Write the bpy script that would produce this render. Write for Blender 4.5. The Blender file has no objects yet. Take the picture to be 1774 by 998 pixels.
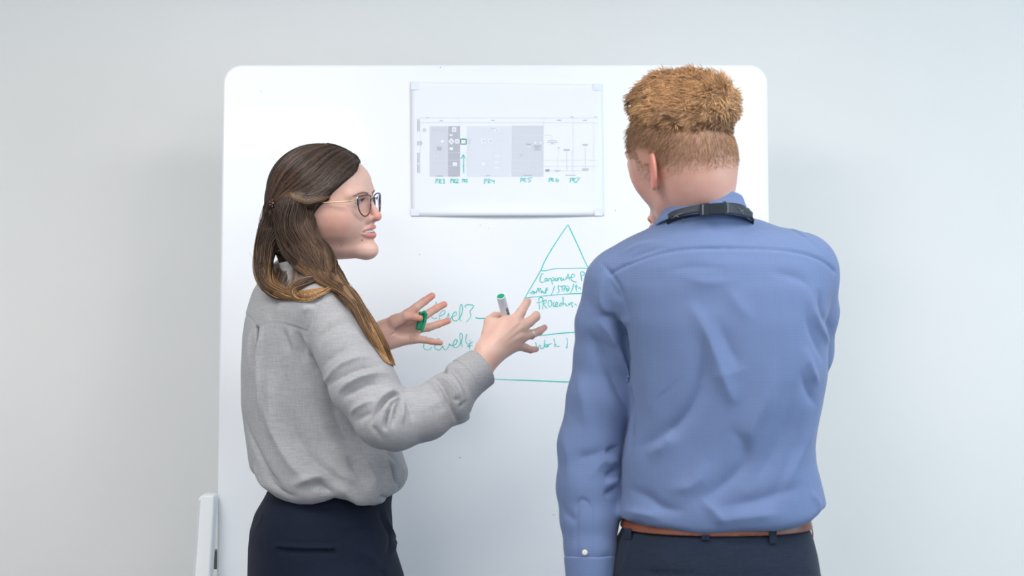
import bpy, math, random
import numpy as np
from mathutils import Vector

# ------------------------------------------------------------------ camera, world, lights, exposure
F = 2775.0            # focal length in pixels for the 1774 px wide frame
CAMZ = 1.41
S = bpy.context.scene
cam = bpy.data.cameras.new('camera')
cam.sensor_width = 36.0
cam.sensor_fit = 'HORIZONTAL'
cam.lens = 36.0 * F / 1774.0
cam.clip_end = 50
cam.dof.use_dof = True
cam.dof.focus_distance = 3.12
cam.dof.aperture_fstop = 5.0
camo = bpy.data.objects.new('camera', cam)
camo.location = (0, -3.5, CAMZ)
camo.rotation_euler = (math.pi / 2, 0, 0)
S.collection.objects.link(camo)
S.camera = camo

world = bpy.data.worlds.new('world')
S.world = world
world.use_nodes = True
world.node_tree.nodes['Background'].inputs[0].default_value = (0.92, 0.955, 1.0, 1)
world.node_tree.nodes['Background'].inputs[1].default_value = 0.60

def area(name, loc, rot, sx, sy, power, col):
    l = bpy.data.lights.new(name, 'AREA')
    l.shape = 'RECTANGLE'; l.size = sx; l.size_y = sy
    l.energy = power; l.color = col
    o = bpy.data.objects.new(name, l)
    o.location = loc; o.rotation_euler = rot
    S.collection.objects.link(o)
    return o
PANELS = [(-1.1, -1.7), (1.1, -1.7), (-1.3, -4.0), (1.3, -4.0)]
for i, (lx, ly) in enumerate(PANELS):
    area('ceiling_panel_light', (lx, ly, 2.71), (0, 0, 0), 1.2, 0.9, 25 if i < 2 else 28, (1.0, 0.985, 0.96))
area('window_daylight', (3.9, -2.2, 1.7), (0, math.radians(90), 0), 1.6, 2.6, 56, (0.50, 0.80, 1.0))

S.view_settings.view_transform = 'Standard'
S.view_settings.look = 'None'
S.view_settings.gamma = 1.0
S.view_settings.use_curve_mapping = False
S.view_settings.exposure = 0.07

# ------------------------------------------------------------------ helpers
def W(px, py, d):
    """point at camera distance d along the sight line of photo pixel px, py"""
    return np.array([(px - 887.0) * d / F, d - 3.5, CAMZ + (499.0 - py) * d / F])

def srgb(r, g, b):
    f = lambda c: ((c / 255 + 0.055) / 1.055) ** 2.4 if c / 255 > 0.04045 else c / 255 / 12.92
    return (f(r), f(g), f(b), 1.0)

def spline(pts, n):
    """Catmull-Rom through rows of pts (any dimension), n samples in all"""
    p = np.array(pts, float)
    if len(p) < 3:
        t = np.linspace(0, 1, n)[:, None]
        return p[0] * (1 - t) + p[-1] * t
    e = np.vstack([2 * p[0] - p[1], p, 2 * p[-1] - p[-2]])
    t = np.linspace(0, len(p) - 1 - 1e-9, n)
    i = t.astype(int); u = (t - i)[:, None]
    a, b, c, d = e[i], e[i + 1], e[i + 2], e[i + 3]
    return 0.5 * (2 * b + (c - a) * u + (2 * a - 5 * b + 4 * c - d) * u ** 2 + (3 * b - a - 3 * c + d) * u ** 3)

def world_of(o):
    m = o.matrix_basis.copy()
    if o.parent is not None: m = world_of(o.parent) @ o.matrix_parent_inverse @ m
    return m

def make_mesh(name, verts, faces, mat, parent=None, smooth=True, col=None):
    me = bpy.data.meshes.new(name)
    verts = np.asarray(verts, np.float32)
    if isinstance(faces, np.ndarray):
        k = faces.shape[1]
        me.vertices.add(len(verts)); me.vertices.foreach_set('co', verts.ravel())
        me.loops.add(faces.size); me.loops.foreach_set('vertex_index', faces.ravel().astype(np.int32))
        me.polygons.add(len(faces))
        me.polygons.foreach_set('loop_start', np.arange(0, faces.size, k, dtype=np.int32))
        me.polygons.foreach_set('loop_total', np.full(len(faces), k, np.int32))
        me.update(calc_edges=True)
    else:
        me.from_pydata([tuple(map(float, v)) for v in verts], [], faces)
        me.update()
    me.polygons.foreach_set('use_smooth', np.full(len(me.polygons), smooth, bool))
    if col is not None:
        at = me.color_attributes.new('Col', 'FLOAT_COLOR', 'POINT')
        c = np.ones((len(verts), 4), np.float32); c[:, :3] = col
        at.data.foreach_set('color', c.ravel())
    me.materials.append(mat)
    o = bpy.data.objects.new(name, me)
    S.collection.objects.link(o)
    if parent is not None:
        o.parent = parent
        o.matrix_parent_inverse = world_of(parent).inverted()
    return o

def thing(name, label, cat, loc=(0, 0, 0), group=None):
    o = bpy.data.objects.new(name, None)
    o.empty_display_size = 0.1
    o.location = loc
    S.collection.objects.link(o)
    o['label'] = label; o['category'] = cat
    if group: o['group'] = group
    return o

def box(lo, hi):
    x0, y0, z0 = lo; x1, y1, z1 = hi
    v = [(x0, y0, z0), (x1, y0, z0), (x1, y1, z0), (x0, y1, z0), (x0, y0, z1), (x1, y0, z1), (x1, y1, z1), (x0, y1, z1)]
    f = [(0, 3, 2, 1), (4, 5, 6, 7), (0, 1, 5, 4), (1, 2, 6, 5), (2, 3, 7, 6), (3, 0, 4, 7)]
    return v, f

def box_obj(name, lo, hi, mat, parent=None, bevel=0.0):
    v, f = box(lo, hi)
    o = make_mesh(name, v, f, mat, parent, smooth=False)
    if bevel:
        b = o.modifiers.new('bevel', 'BEVEL'); b.width = bevel; b.segments = 3
        b.harden_normals = False
    return o

def material(name, base, rough=0.5, **kw):
    m = bpy.data.materials.new(name); m.use_nodes = True
    nt = m.node_tree; p = nt.nodes['Principled BSDF']
    p.inputs['Base Color'].default_value = base
    p.inputs['Roughness'].default_value = rough
    for k, v in kw.items():
        p.inputs[k.replace('_', ' ')].default_value = v
    return m

def noise_bump(m, scale, strength, dist=0.001, detail=2.0, tex='NOISE', vec_scale=None):
    nt = m.node_tree; p = nt.nodes['Principled BSDF']
    tc = nt.nodes.new('ShaderNodeTexCoord')
    n = nt.nodes.new('ShaderNodeTexNoise'); n.inputs['Scale'].default_value = scale; n.inputs['Detail'].default_value = detail
    src = tc.outputs['Object']
    if vec_scale:
        mp = nt.nodes.new('ShaderNodeMapping'); mp.inputs['Scale'].default_value = vec_scale
        nt.links.new(src, mp.inputs['Vector']); src = mp.outputs['Vector']
    nt.links.new(src, n.inputs['Vector'])
    b = nt.nodes.new('ShaderNodeBump'); b.inputs['Strength'].default_value = strength; b.inputs['Distance'].default_value = dist
    nt.links.new(n.outputs['Fac'], b.inputs['Height'])
    nt.links.new(b.outputs['Normal'], p.inputs['Normal'])
    return n, b

def ramp_color(m, scale, c0, c1, vec_scale=None, detail=3.0, lo=0.35, hi=0.65):
    nt = m.node_tree; p = nt.nodes['Principled BSDF']
    tc = nt.nodes.new('ShaderNodeTexCoord')
    n = nt.nodes.new('ShaderNodeTexNoise'); n.inputs['Scale'].default_value = scale; n.inputs['Detail'].default_value = detail
    src = tc.outputs['Object']
    if vec_scale:
        mp = nt.nodes.new('ShaderNodeMapping'); mp.inputs['Scale'].default_value = vec_scale
        nt.links.new(src, mp.inputs['Vector']); src = mp.outputs['Vector']
    nt.links.new(src, n.inputs['Vector'])
    r = nt.nodes.new('ShaderNodeValToRGB')
    r.color_ramp.elements[0].position = lo; r.color_ramp.elements[1].position = hi
    r.color_ramp.elements[0].color = c0; r.color_ramp.elements[1].color = c1
    nt.links.new(n.outputs['Fac'], r.inputs['Fac'])
    nt.links.new(r.outputs['Color'], p.inputs['Base Color'])
    return r

# ---- implicit surfaces -> meshes
def rcone(P, a, b, ra, rb):
    a = np.asarray(a, float); b = np.asarray(b, float)
    ab = b - a; L = max(float(ab @ ab), 1e-12)
    t = np.clip((P - a) @ ab / L, 0, 1)
    d = P - a - t[:, None] * ab
    return np.sqrt((d * d).sum(1)) - (ra + (rb - ra) * t)

def smin(a, b, k):
    h = np.maximum(k - np.abs(a - b), 0) / k
    return np.minimum(a, b) - h * h * k * 0.25

def smax(a, b, k):
    return -smin(-a, -b, k)

def ell(P, c, r, R=None):
    q = P - np.asarray(c, float)
    if R is not None: q = q @ R
    r = np.asarray(r, float)
    k0 = np.sqrt(((q / r) ** 2).sum(1)); k1 = np.sqrt(((q / (r * r)) ** 2).sum(1))
    return k0 * (k0 - 1.0) / np.maximum(k1, 1e-9)

def chain(P, pts, rad, k=0.0):
    d = None
    for i in range(len(pts) - 1):
        e = rcone(P, pts[i], pts[i + 1], rad[i], rad[i + 1])
        d = e if d is None else (smin(d, e, k) if k else np.minimum(d, e))
    return d

def polygonise(f, lo, hi, h, B=4):
    lo = np.asarray(lo, float); hi = np.asarray(hi, float)
    n = (np.ceil((hi - lo) / h / B).astype(int) + 1)
    cx = [lo[i] + (np.arange(n[i]) + 0.5) * h * B for i in range(3)]
    G = np.stack(np.meshgrid(*cx, indexing='ij'), -1).reshape(-1, 3)
    c = f(G).reshape(n)
    near = np.abs(c) < h * B * 1.5
    V = np.repeat(np.repeat(np.repeat(c, B, 0), B, 1), B, 2)
    M = np.repeat(np.repeat(np.repeat(near, B, 0), B, 1), B, 2)
    idx = np.argwhere(M)
    out = np.empty(len(idx))
    for s in range(0, len(idx), 400000):
        out[s:s + 400000] = f(lo + (idx[s:s + 400000] + 0.5) * h)
    V[M] = out
    s = V < 0
    cnt = np.zeros(tuple(np.array(V.shape) - 1), np.int8)
    for dx in (0, 1):
        for dy in (0, 1):
            for dz in (0, 1):
                cnt += s[dx:dx + cnt.shape[0], dy:dy + cnt.shape[1], dz:dz + cnt.shape[2]]
    act = (cnt > 0) & (cnt < 8)
    ai = np.argwhere(act)
    vid = np.full(act.shape, -1, np.int64); vid[act] = np.arange(len(ai))
    acc = np.zeros((len(ai), 3)); num = np.zeros(len(ai))
    cor = [(0, 0, 0), (1, 0, 0), (0, 1, 0), (1, 1, 0), (0, 0, 1), (1, 0, 1), (0, 1, 1), (1, 1, 1)]
    cv = [V[ai[:, 0] + a, ai[:, 1] + b, ai[:, 2] + d] for a, b, d in cor]
    for i in range(8):
        for j in range(i + 1, 8):
            if sum(abs(cor[i][q] - cor[j][q]) for q in range(3)) != 1: continue
            m = (cv[i] < 0) != (cv[j] < 0)
            t = cv[i][m] / (cv[i][m] - cv[j][m])
            acc[m] += np.array(cor[i]) + t[:, None] * (np.array(cor[j]) - np.array(cor[i]))
            num[m] += 1
    verts = lo + (ai + 0.5 + acc / num[:, None]) * h
    quads = []
    for ax in range(3):
        a1, a2 = (ax + 1) % 3, (ax + 2) % 3
        s0 = np.take(s, range(0, s.shape[ax] - 1), ax); s1 = np.take(s, range(1, s.shape[ax]), ax)
        e = np.argwhere(s0 != s1)
        ok = (e[:, a1] > 0) & (e[:, a2] > 0) & (e[:, a1] < s.shape[a1] - 1) & (e[:, a2] < s.shape[a2] - 1)
        e = e[ok]
        inside = s[e[:, 0], e[:, 1], e[:, 2]]
        def g(o1, o2):
            q = e.copy(); q[:, a1] += o1; q[:, a2] += o2
            return vid[q[:, 0], q[:, 1], q[:, 2]]
        Q = np.stack([g(-1, -1), g(0, -1), g(0, 0), g(-1, 0)], 1)
        Q[~inside] = Q[~inside][:, ::-1]
        quads.append(Q)
    Q = np.vstack(quads)
    Q = Q[(Q >= 0).all(1)]
    return verts, Q

def vnormals(v, q):
    n = np.zeros_like(v)
    a = v[q[:, 2]] - v[q[:, 0]]; b = v[q[:, 3]] - v[q[:, 1]]
    c = np.cross(a, b)
    for i in range(4): np.add.at(n, q[:, i], c)
    return n / np.maximum(np.linalg.norm(n, axis=1), 1e-12)[:, None]

def join(parts):
    vs, qs, o = [], [], 0
    for v, q in parts:
        vs.append(v); qs.append(q + o); o += len(v)
    return np.vstack(vs), np.vstack(qs)

def raycast(f, pxy, d0=2.3, d1=3.45):
    """distances along the sight lines of pixels at which f is first entered"""
    pxy = np.array(pxy, float)
    d = np.full(len(pxy), d0)
    for _ in range(70):
        P = np.stack([(pxy[:, 0] - 887) * d / F, d - 3.5, CAMZ + (499 - pxy[:, 1]) * d / F], 1)
        d = np.minimum(d + np.maximum(f(P) * 0.8, -0.01), d1)
    return P, d

def segdist(P, pts):
    """distance of P to a polyline and the parameter 0..1 along it"""
    best = np.full(len(P), 1e9); par = np.zeros(len(P)); m = len(pts) - 1
    for i in range(m):
        a, b = pts[i], pts[i + 1]; ab = b - a
        t = np.clip((P - a) @ ab / max(ab @ ab, 1e-12), 0, 1)
        d = np.linalg.norm(P - a - t[:, None] * ab, axis=1)
        k = d < best
        best[k] = d[k]; par[k] = (i + t[k]) / m
    return best, par

def folds(v, q, f, strokes):
    """strokes: (pixel polyline, height in mm, half width in mm[, taper?]) pressed into the cloth at real places"""
    n = vnormals(v, q); disp = np.zeros(len(v))
    for st in strokes:
        pl, amp, wid = st[:3]
        taper = st[3] if len(st) > 3 else True
        P, d = raycast(f, spline(pl, max(6, 4 * len(pl))))
        ok = d < 3.44
        P = P[ok]
        if len(P) < 2: continue
        w = wid / 1000.0
        lo = P.min(0) - 3 * w; hi = P.max(0) + 3 * w
        m = np.where(((v > lo) & (v < hi)).all(1))[0]
        if not len(m): continue
        dd, t = segdist(v[m], P)
        g = np.exp(-(dd / w) ** 1.5)
        if taper: g *= np.clip(np.minimum(t, 1 - t) * 3, 0.0, 1)
        disp[m] += amp / 1000.0 * g
    return v + n * disp[:, None]

def waves(v, q, amp, freq, seed=1, n=10):
    r = np.random.RandomState(seed); nn = vnormals(v, q); s = np.zeros(len(v))
    for i in range(n):
        k = r.normal(size=3); k *= freq * (0.6 + r.rand()) / np.linalg.norm(k)
        s += np.sin(v @ k + r.rand() * 6.28)
    return v + nn * (amp * s / math.sqrt(n))[:, None]

def tubes(P, R, sides=3):
    """P (N,M,3) strands, R (N,M) radii -> one mesh of thin closed tubes"""
    N, M, _ = P.shape
    T = np.gradient(P, axis=1); T /= np.maximum(np.linalg.norm(T, axis=2, keepdims=True), 1e-9)
    ref = np.zeros_like(T); ref[..., 1] = 1.0; ref[..., 0] = 0.31
    A = np.cross(T, ref); A /= np.maximum(np.linalg.norm(A, axis=2, keepdims=True), 1e-9)
    Bn = np.cross(T, A)
    V = np.stack([P + R[..., None] * (math.cos(6.2832 * k / sides) * A + math.sin(6.2832 * k / sides) * Bn) for k in range(sides)], 2)
    V = V.reshape(-1, 3)
    i = np.arange(N)[:, None, None]; j = np.arange(M - 1)[None, :, None]; k = np.arange(sides)[None, None, :]
    k2 = (k + 1) % sides
    idx = lambda a, b, c: ((a * M + b) * sides + c)
    Q = np.stack([idx(i, j, k) + 0 * k, idx(i, j, k2), idx(i, j + 1, k2), idx(i, j + 1, k) + 0 * k], -1).reshape(-1, 4)
    return V, Q[:, ::-1]

def strip(pts, wid, nrm, off=0.0):
    """flat ribbon mesh along pts of half width wid lying on a surface with normal nrm"""
    p = np.asarray(pts, float)
    t = np.gradient(p, axis=0); t /= np.maximum(np.linalg.norm(t, axis=1, keepdims=True), 1e-9)
    s = np.cross(t, nrm); s /= np.maximum(np.linalg.norm(s, axis=1, keepdims=True), 1e-9)
    if np.ndim(wid): wid = np.asarray(wid)[:, None]
    a = p + s * wid + np.asarray(nrm) * off; b = p - s * wid + np.asarray(nrm) * off
    v = np.vstack([a, b]); n = len(p)
    i = np.arange(n - 1)
    return v, np.stack([i, i + 1, i + 1 + n, i + n], 1)

# ------------------------------------------------------------------ the room
wall_m = material('painted_wall', srgb(224, 224, 221), 0.75)
noise_bump(wall_m, 160, 0.12, 0.0006, 3)
ramp_color(wall_m, 1.6, srgb(236, 236, 235), srgb(241, 240, 239), lo=0.3, hi=0.7)
floor_m = material('carpet', srgb(120, 124, 130), 0.95)
ramp_color(floor_m, 300, srgb(100, 104, 110), srgb(140, 143, 148))
noise_bump(floor_m, 500, 0.5, 0.002)
ceil_m = material('ceiling_paint', srgb(235, 235, 233), 0.9)
white_m = material('white_gloss_paint', srgb(240, 242, 244), 0.35)
WY = 0.36
def struct(o):
    o['kind'] = 'structure'; return o
struct(box_obj('wall_back', (-4, WY, 0), (4, WY + 0.12, 2.75), wall_m))
struct(box_obj('floor', (-4, -6.5, -0.1), (4, WY + 0.12, 0), floor_m))
struct(box_obj('ceiling', (-4, -6.5, 2.75), (4, WY + 0.12, 2.85), ceil_m))
struct(box_obj('wall_left', (-4.12, -6.5, 0), (-4, WY + 0.12, 2.75), wall_m))
struct(box_obj('baseboard_back', (-4, WY - 0.014, 0), (4, WY, 0.09), white_m))
# right wall with a window opening (out of frame, the daylight comes through it)
for lo, hi in (((4, -6.5, 0), (4.12, -3.7, 2.75)), ((4, -0.7, 0), (4.12, WY + 0.12, 2.75)),
               ((4, -3.7, 0), (4.12, -0.7, 0.8)), ((4, -3.7, 2.6), (4.12, -0.7, 2.75))):
    struct(box_obj('wall_right', lo, hi, wall_m))
wf = struct(box_obj('window_1', (4.03, -3.7, 0.8), (4.09, -0.7, 0.86), white_m))
for lo, hi in (((4.03, -3.7, 2.54), (4.09, -0.7, 2.6)), ((4.03, -3.7, 0.86), (4.09, -3.64, 2.54)),
               ((4.03, -0.76, 0.86), (4.09, -0.7, 2.54)), ((4.03, -2.23, 0.86), (4.09, -2.17, 2.54))):
    box_obj('window_frame', lo, hi, white_m, wf)
panel_m = bpy.data.materials.new('light_panel'); panel_m.use_nodes = True
pn = panel_m.node_tree.nodes['Principled BSDF']
pn.inputs['Emission Color'].default_value = (1, 0.98, 0.95, 1); pn.inputs['Emission Strength'].default_value = 3.0
for i, (lx, ly) in enumerate(PANELS):
    t = thing('ceiling_light', 'white ceiling light panel ' + ('above the whiteboard, left of the two', 'above the whiteboard, right of the two', 'farther from the whiteboard, left of the two', 'farther from the whiteboard, right of the two')[i], 'light', (lx, ly, 2.75), 'ceiling light panels')
    box_obj('diffuser', (lx - 0.6, ly - 0.45, 2.725), (lx + 0.6, ly + 0.45, 2.735), panel_m, t)
    for lo, hi in (((lx - 0.63, ly - 0.48, 2.72), (lx + 0.63, ly - 0.45, 2.75)), ((lx - 0.63, ly + 0.45, 2.72), (lx + 0.63, ly + 0.48, 2.75)),
                   ((lx - 0.63, ly - 0.45, 2.72), (lx - 0.6, ly + 0.45, 2.75)), ((lx + 0.6, ly - 0.45, 2.72), (lx + 0.63, ly + 0.45, 2.75))):
        box_obj('frame', lo, hi, white_m, t)

# ------------------------------------------------------------------ the whiteboard on its stand
TILT = 0.07
BT = 1.899
def plane_y(z): return 0.02 - (BT - z) * TILT
BN = np.array([0, -1.0, -TILT]) / math.hypot(1, TILT)     # towards the room
BN = np.array([0, -1.0, TILT]) / math.hypot(1, TILT)
def on_board(px, py, off=0.0):
    # sight line meets the tilted board face
    u = (px - 887) / F; w = (499 - py) / F
    # y = d-3.5 ; z = CAMZ + w d ; y = 0.02-(BT-z)*TILT
    d = (3.5 + 0.02 - (BT - CAMZ) * TILT) / (1 - w * TILT)
    return np.array([u * d, d - 3.5, CAMZ + w * d]) + BN * off
board_m = material('whiteboard_enamel', srgb(246, 247, 251), 0.3)
board_m.node_tree.nodes['Principled BSDF'].inputs['Coat Weight'].default_value = 0.2
noise_bump(board_m, 6, 0.05, 0.002)
edge_m = material('board_edge_white', srgb(243, 246, 249), 0.4)
grey_m = material('grey_plastic', srgb(120, 124, 128), 0.5)
tl = on_board(387, 113); tr = on_board(1328.5, 113)
x0, x1 = -0.634, 0.560
wb = thing('whiteboard', 'large white rounded mobile whiteboard with green marker writing, standing before the grey wall', 'whiteboard', (-0.03, 0.0, 0))
def rounded(x0, x1, z0, z1, r, n=10):
    pts = []
    for cx, cz, a0 in ((x1 - r, z1 - r, 0), (x0 + r, z1 - r, 90), (x0 + r, z0 + r, 180), (x1 - r, z0 + r, 270)):
        for i in range(n + 1):
            a = math.radians(a0 + 90 * i / n)
            pts.append((cx + r * math.cos(a), cz + r * math.sin(a)))
    return pts
def slab(name, outline, y_front, thick, mat, parent, bev=0.0):
    n = len(outline)
    v = []
    for x, z in outline: v.append((x, plane_y(z) + y_front, z))
    for x, z in outline: v.append((x, plane_y(z) + y_front + thick, z))
    f = [tuple(range(n)), tuple(range(2 * n - 1, n - 1, -1))] + [(i, i + n, (i + 1) % n + n, (i + 1) % n) for i in range(n)]
    f = [tuple(reversed(a)) for a in f]
    o = make_mesh(name, v, f, mat, parent, smooth=False)
    if bev:
        b = o.modifiers.new('bevel', 'BEVEL'); b.width = bev; b.segments = 3; b.limit_method = 'ANGLE'
    return o
slab('writing_surface', rounded(x0, x1, 0.66, BT, 0.040), 0.0, 0.018, board_m, wb, 0.004)
slab('back_edge', rounded(x0 - 0.0015, x1 + 0.0015, 0.6585, BT + 0.0015, 0.041), 0.006, 0.008, edge_m, wb, 0.001)
# stand: two leaning posts with rounded heads, feet, castors
for sx in (-1, 1):
    if sx < 0: a = W(361, 856, 3.43); b0 = W(352, 998, 3.40)
    else:
        a = W(361, 856, 3.43); b0 = W(352, 998, 3.40)
        a[0] = -0.074 - a[0]; b0[0] = -0.074 - b0[0]
    dirv = (b0 - a) / (a[2] - b0[2]); foot = a + dirv * (a[2] - 0.085)
    w, th = 0.0175, 0.021
    prof = []
    for k in range(9):                                   # rounded outer head of the post
        an = math.radians(180 - 90 * k / 8)
        prof.append((-w + 0.012 + 0.012 * math.cos(an), -0.012 + 0.012 * math.sin(an)))
    prof += [(w, 0)]
    top = [np.array([a[0] + sx * -1 * px_ if sx > 0 else a[0] + px_, a[1], a[2] + pz_]) for px_, pz_ in prof]
    ww = w * 1.12
    bot = [np.array([foot[0] + (w * 1.3 if sx < 0 else -w * 1.3), foot[1] - 0.0, foot[2]]), np.array([foot[0] + (-w * 1.3 if sx < 0 else w * 1.3), foot[1], foot[2]])]
    loop = top + bot
    n = len(loop)
    v = [p + np.array([0, -th, 0]) for p in loop] + [p + np.array([0, th, 0]) for p in loop]
    f = [tuple(range(n)), tuple(range(2 * n - 1, n - 1, -1))] + [(i, i + n, (i + 1) % n + n, (i + 1) % n) for i in range(n)]
    o = make_mesh('post', v, f, white_m, wb, smooth=False)
    bm_ = o.modifiers.new('bevel', 'BEVEL'); bm_.width = 0.005; bm_.segments = 4; bm_.limit_method = 'ANGLE'
    fx = foot[0]
    box_obj('foot', (fx - 0.025, -0.36, 0.055), (fx + 0.025, 0.30, 0.09), white_m, wb, 0.008)
    for cy in (-0.33, 0.27):
        vv, qq = polygonise(lambda P: smax(np.hypot(P[:, 1] - cy, P[:, 2] - 0.027) - 0.027, np.abs(P[:, 0] - fx) - 0.011, 0.004),
                            (fx - 0.03, cy - 0.04, -0.01), (fx + 0.03, cy + 0.04, 0.07), 0.003)
        make_mesh('castor', vv, qq, grey_m, wb)
    vx = x0 if sx < 0 else x1
    box_obj('pivot_bracket', (vx - 0.03, -0.03, 0.80), (vx + 0.03, 0.0, 0.84), grey_m, wb, 0.004)
box_obj('cross_bar', (-0.60, -0.03, 0.30), (0.52, 0.0, 0.335), white_m, wb, 0.006)

ink_m = material('green_marker_ink', srgb(52, 204, 194), 0.6)
ink_m.node_tree.nodes['Principled BSDF'].inputs['Specular IOR Level'].default_value = 0.2
inkd_m = material('dark_green_marker_ink', srgb(24, 150, 140), 0.6)
def T(ox, oy, s, pts): return [(ox + x / s, oy + y / s) for x, y in pts]
def ink(name, strokes, parent, place, half=0.0010, mat=None, off=0.0004):
    parts = []
    rng = random.Random(len(strokes))
    for k, st in enumerate(strokes):
        st3 = np.array(spline([list(p) for p in st], max(2, 6 * (len(st) - 1)) if len(st) > 2 else 3))
        P = np.array([place(x, y, off + 0.00003 * (k % 7)) for x, y in st3])
        n = len(P); t = np.linspace(0, 1, n)
        wd = half * (0.85 + 0.2 * np.sin(t * 5 + k)) * np.clip(np.minimum(t, 1 - t) * 14 + 0.55, 0, 1)
        parts.append(strip(P, wd, BN))
    v, q = join(parts)
    return make_mesh(name, v, q, mat or ink_m, parent, smooth=False)
A = lambda p: T(900, 450, 9.98, p)
B = lambda p: T(720, 510, 9.98, p)
Cc = lambda p: T(900, 550, 14.26, p)
ink('pyramid_drawing', [
    [(984, 389), (975, 402), (958, 428), (944, 452), (936, 470), (921, 496), (909, 517), (880, 574), (862, 610), (849, 636)],
    [(984, 389), (993, 408), (1005, 434), (1013, 452), (1024, 474), (1045, 512), (1078, 574), (1110, 634), (1124, 660)],
    [(936.5, 468.5), (945, 469), (962, 465.5), (985, 465), (1010, 464.5), (1022, 466)],
    [(909, 516.5), (925, 514.5), (950, 512), (975, 510), (1000, 508.5), (1046, 507)],
    [(880, 583), (905, 582), (930, 581.5), (945, 580.5), (965, 578), (990, 576), (1030, 574), (1078, 573)],
    [(849, 656), (870, 657.5), (900, 658.5), (940, 660), (975, 661.5), (1040, 663), (1124, 661)],
    [(823.5, 550), (828, 551.5), (842, 551.5), (862, 551)]], wb, on_board, 0.00105)
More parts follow.
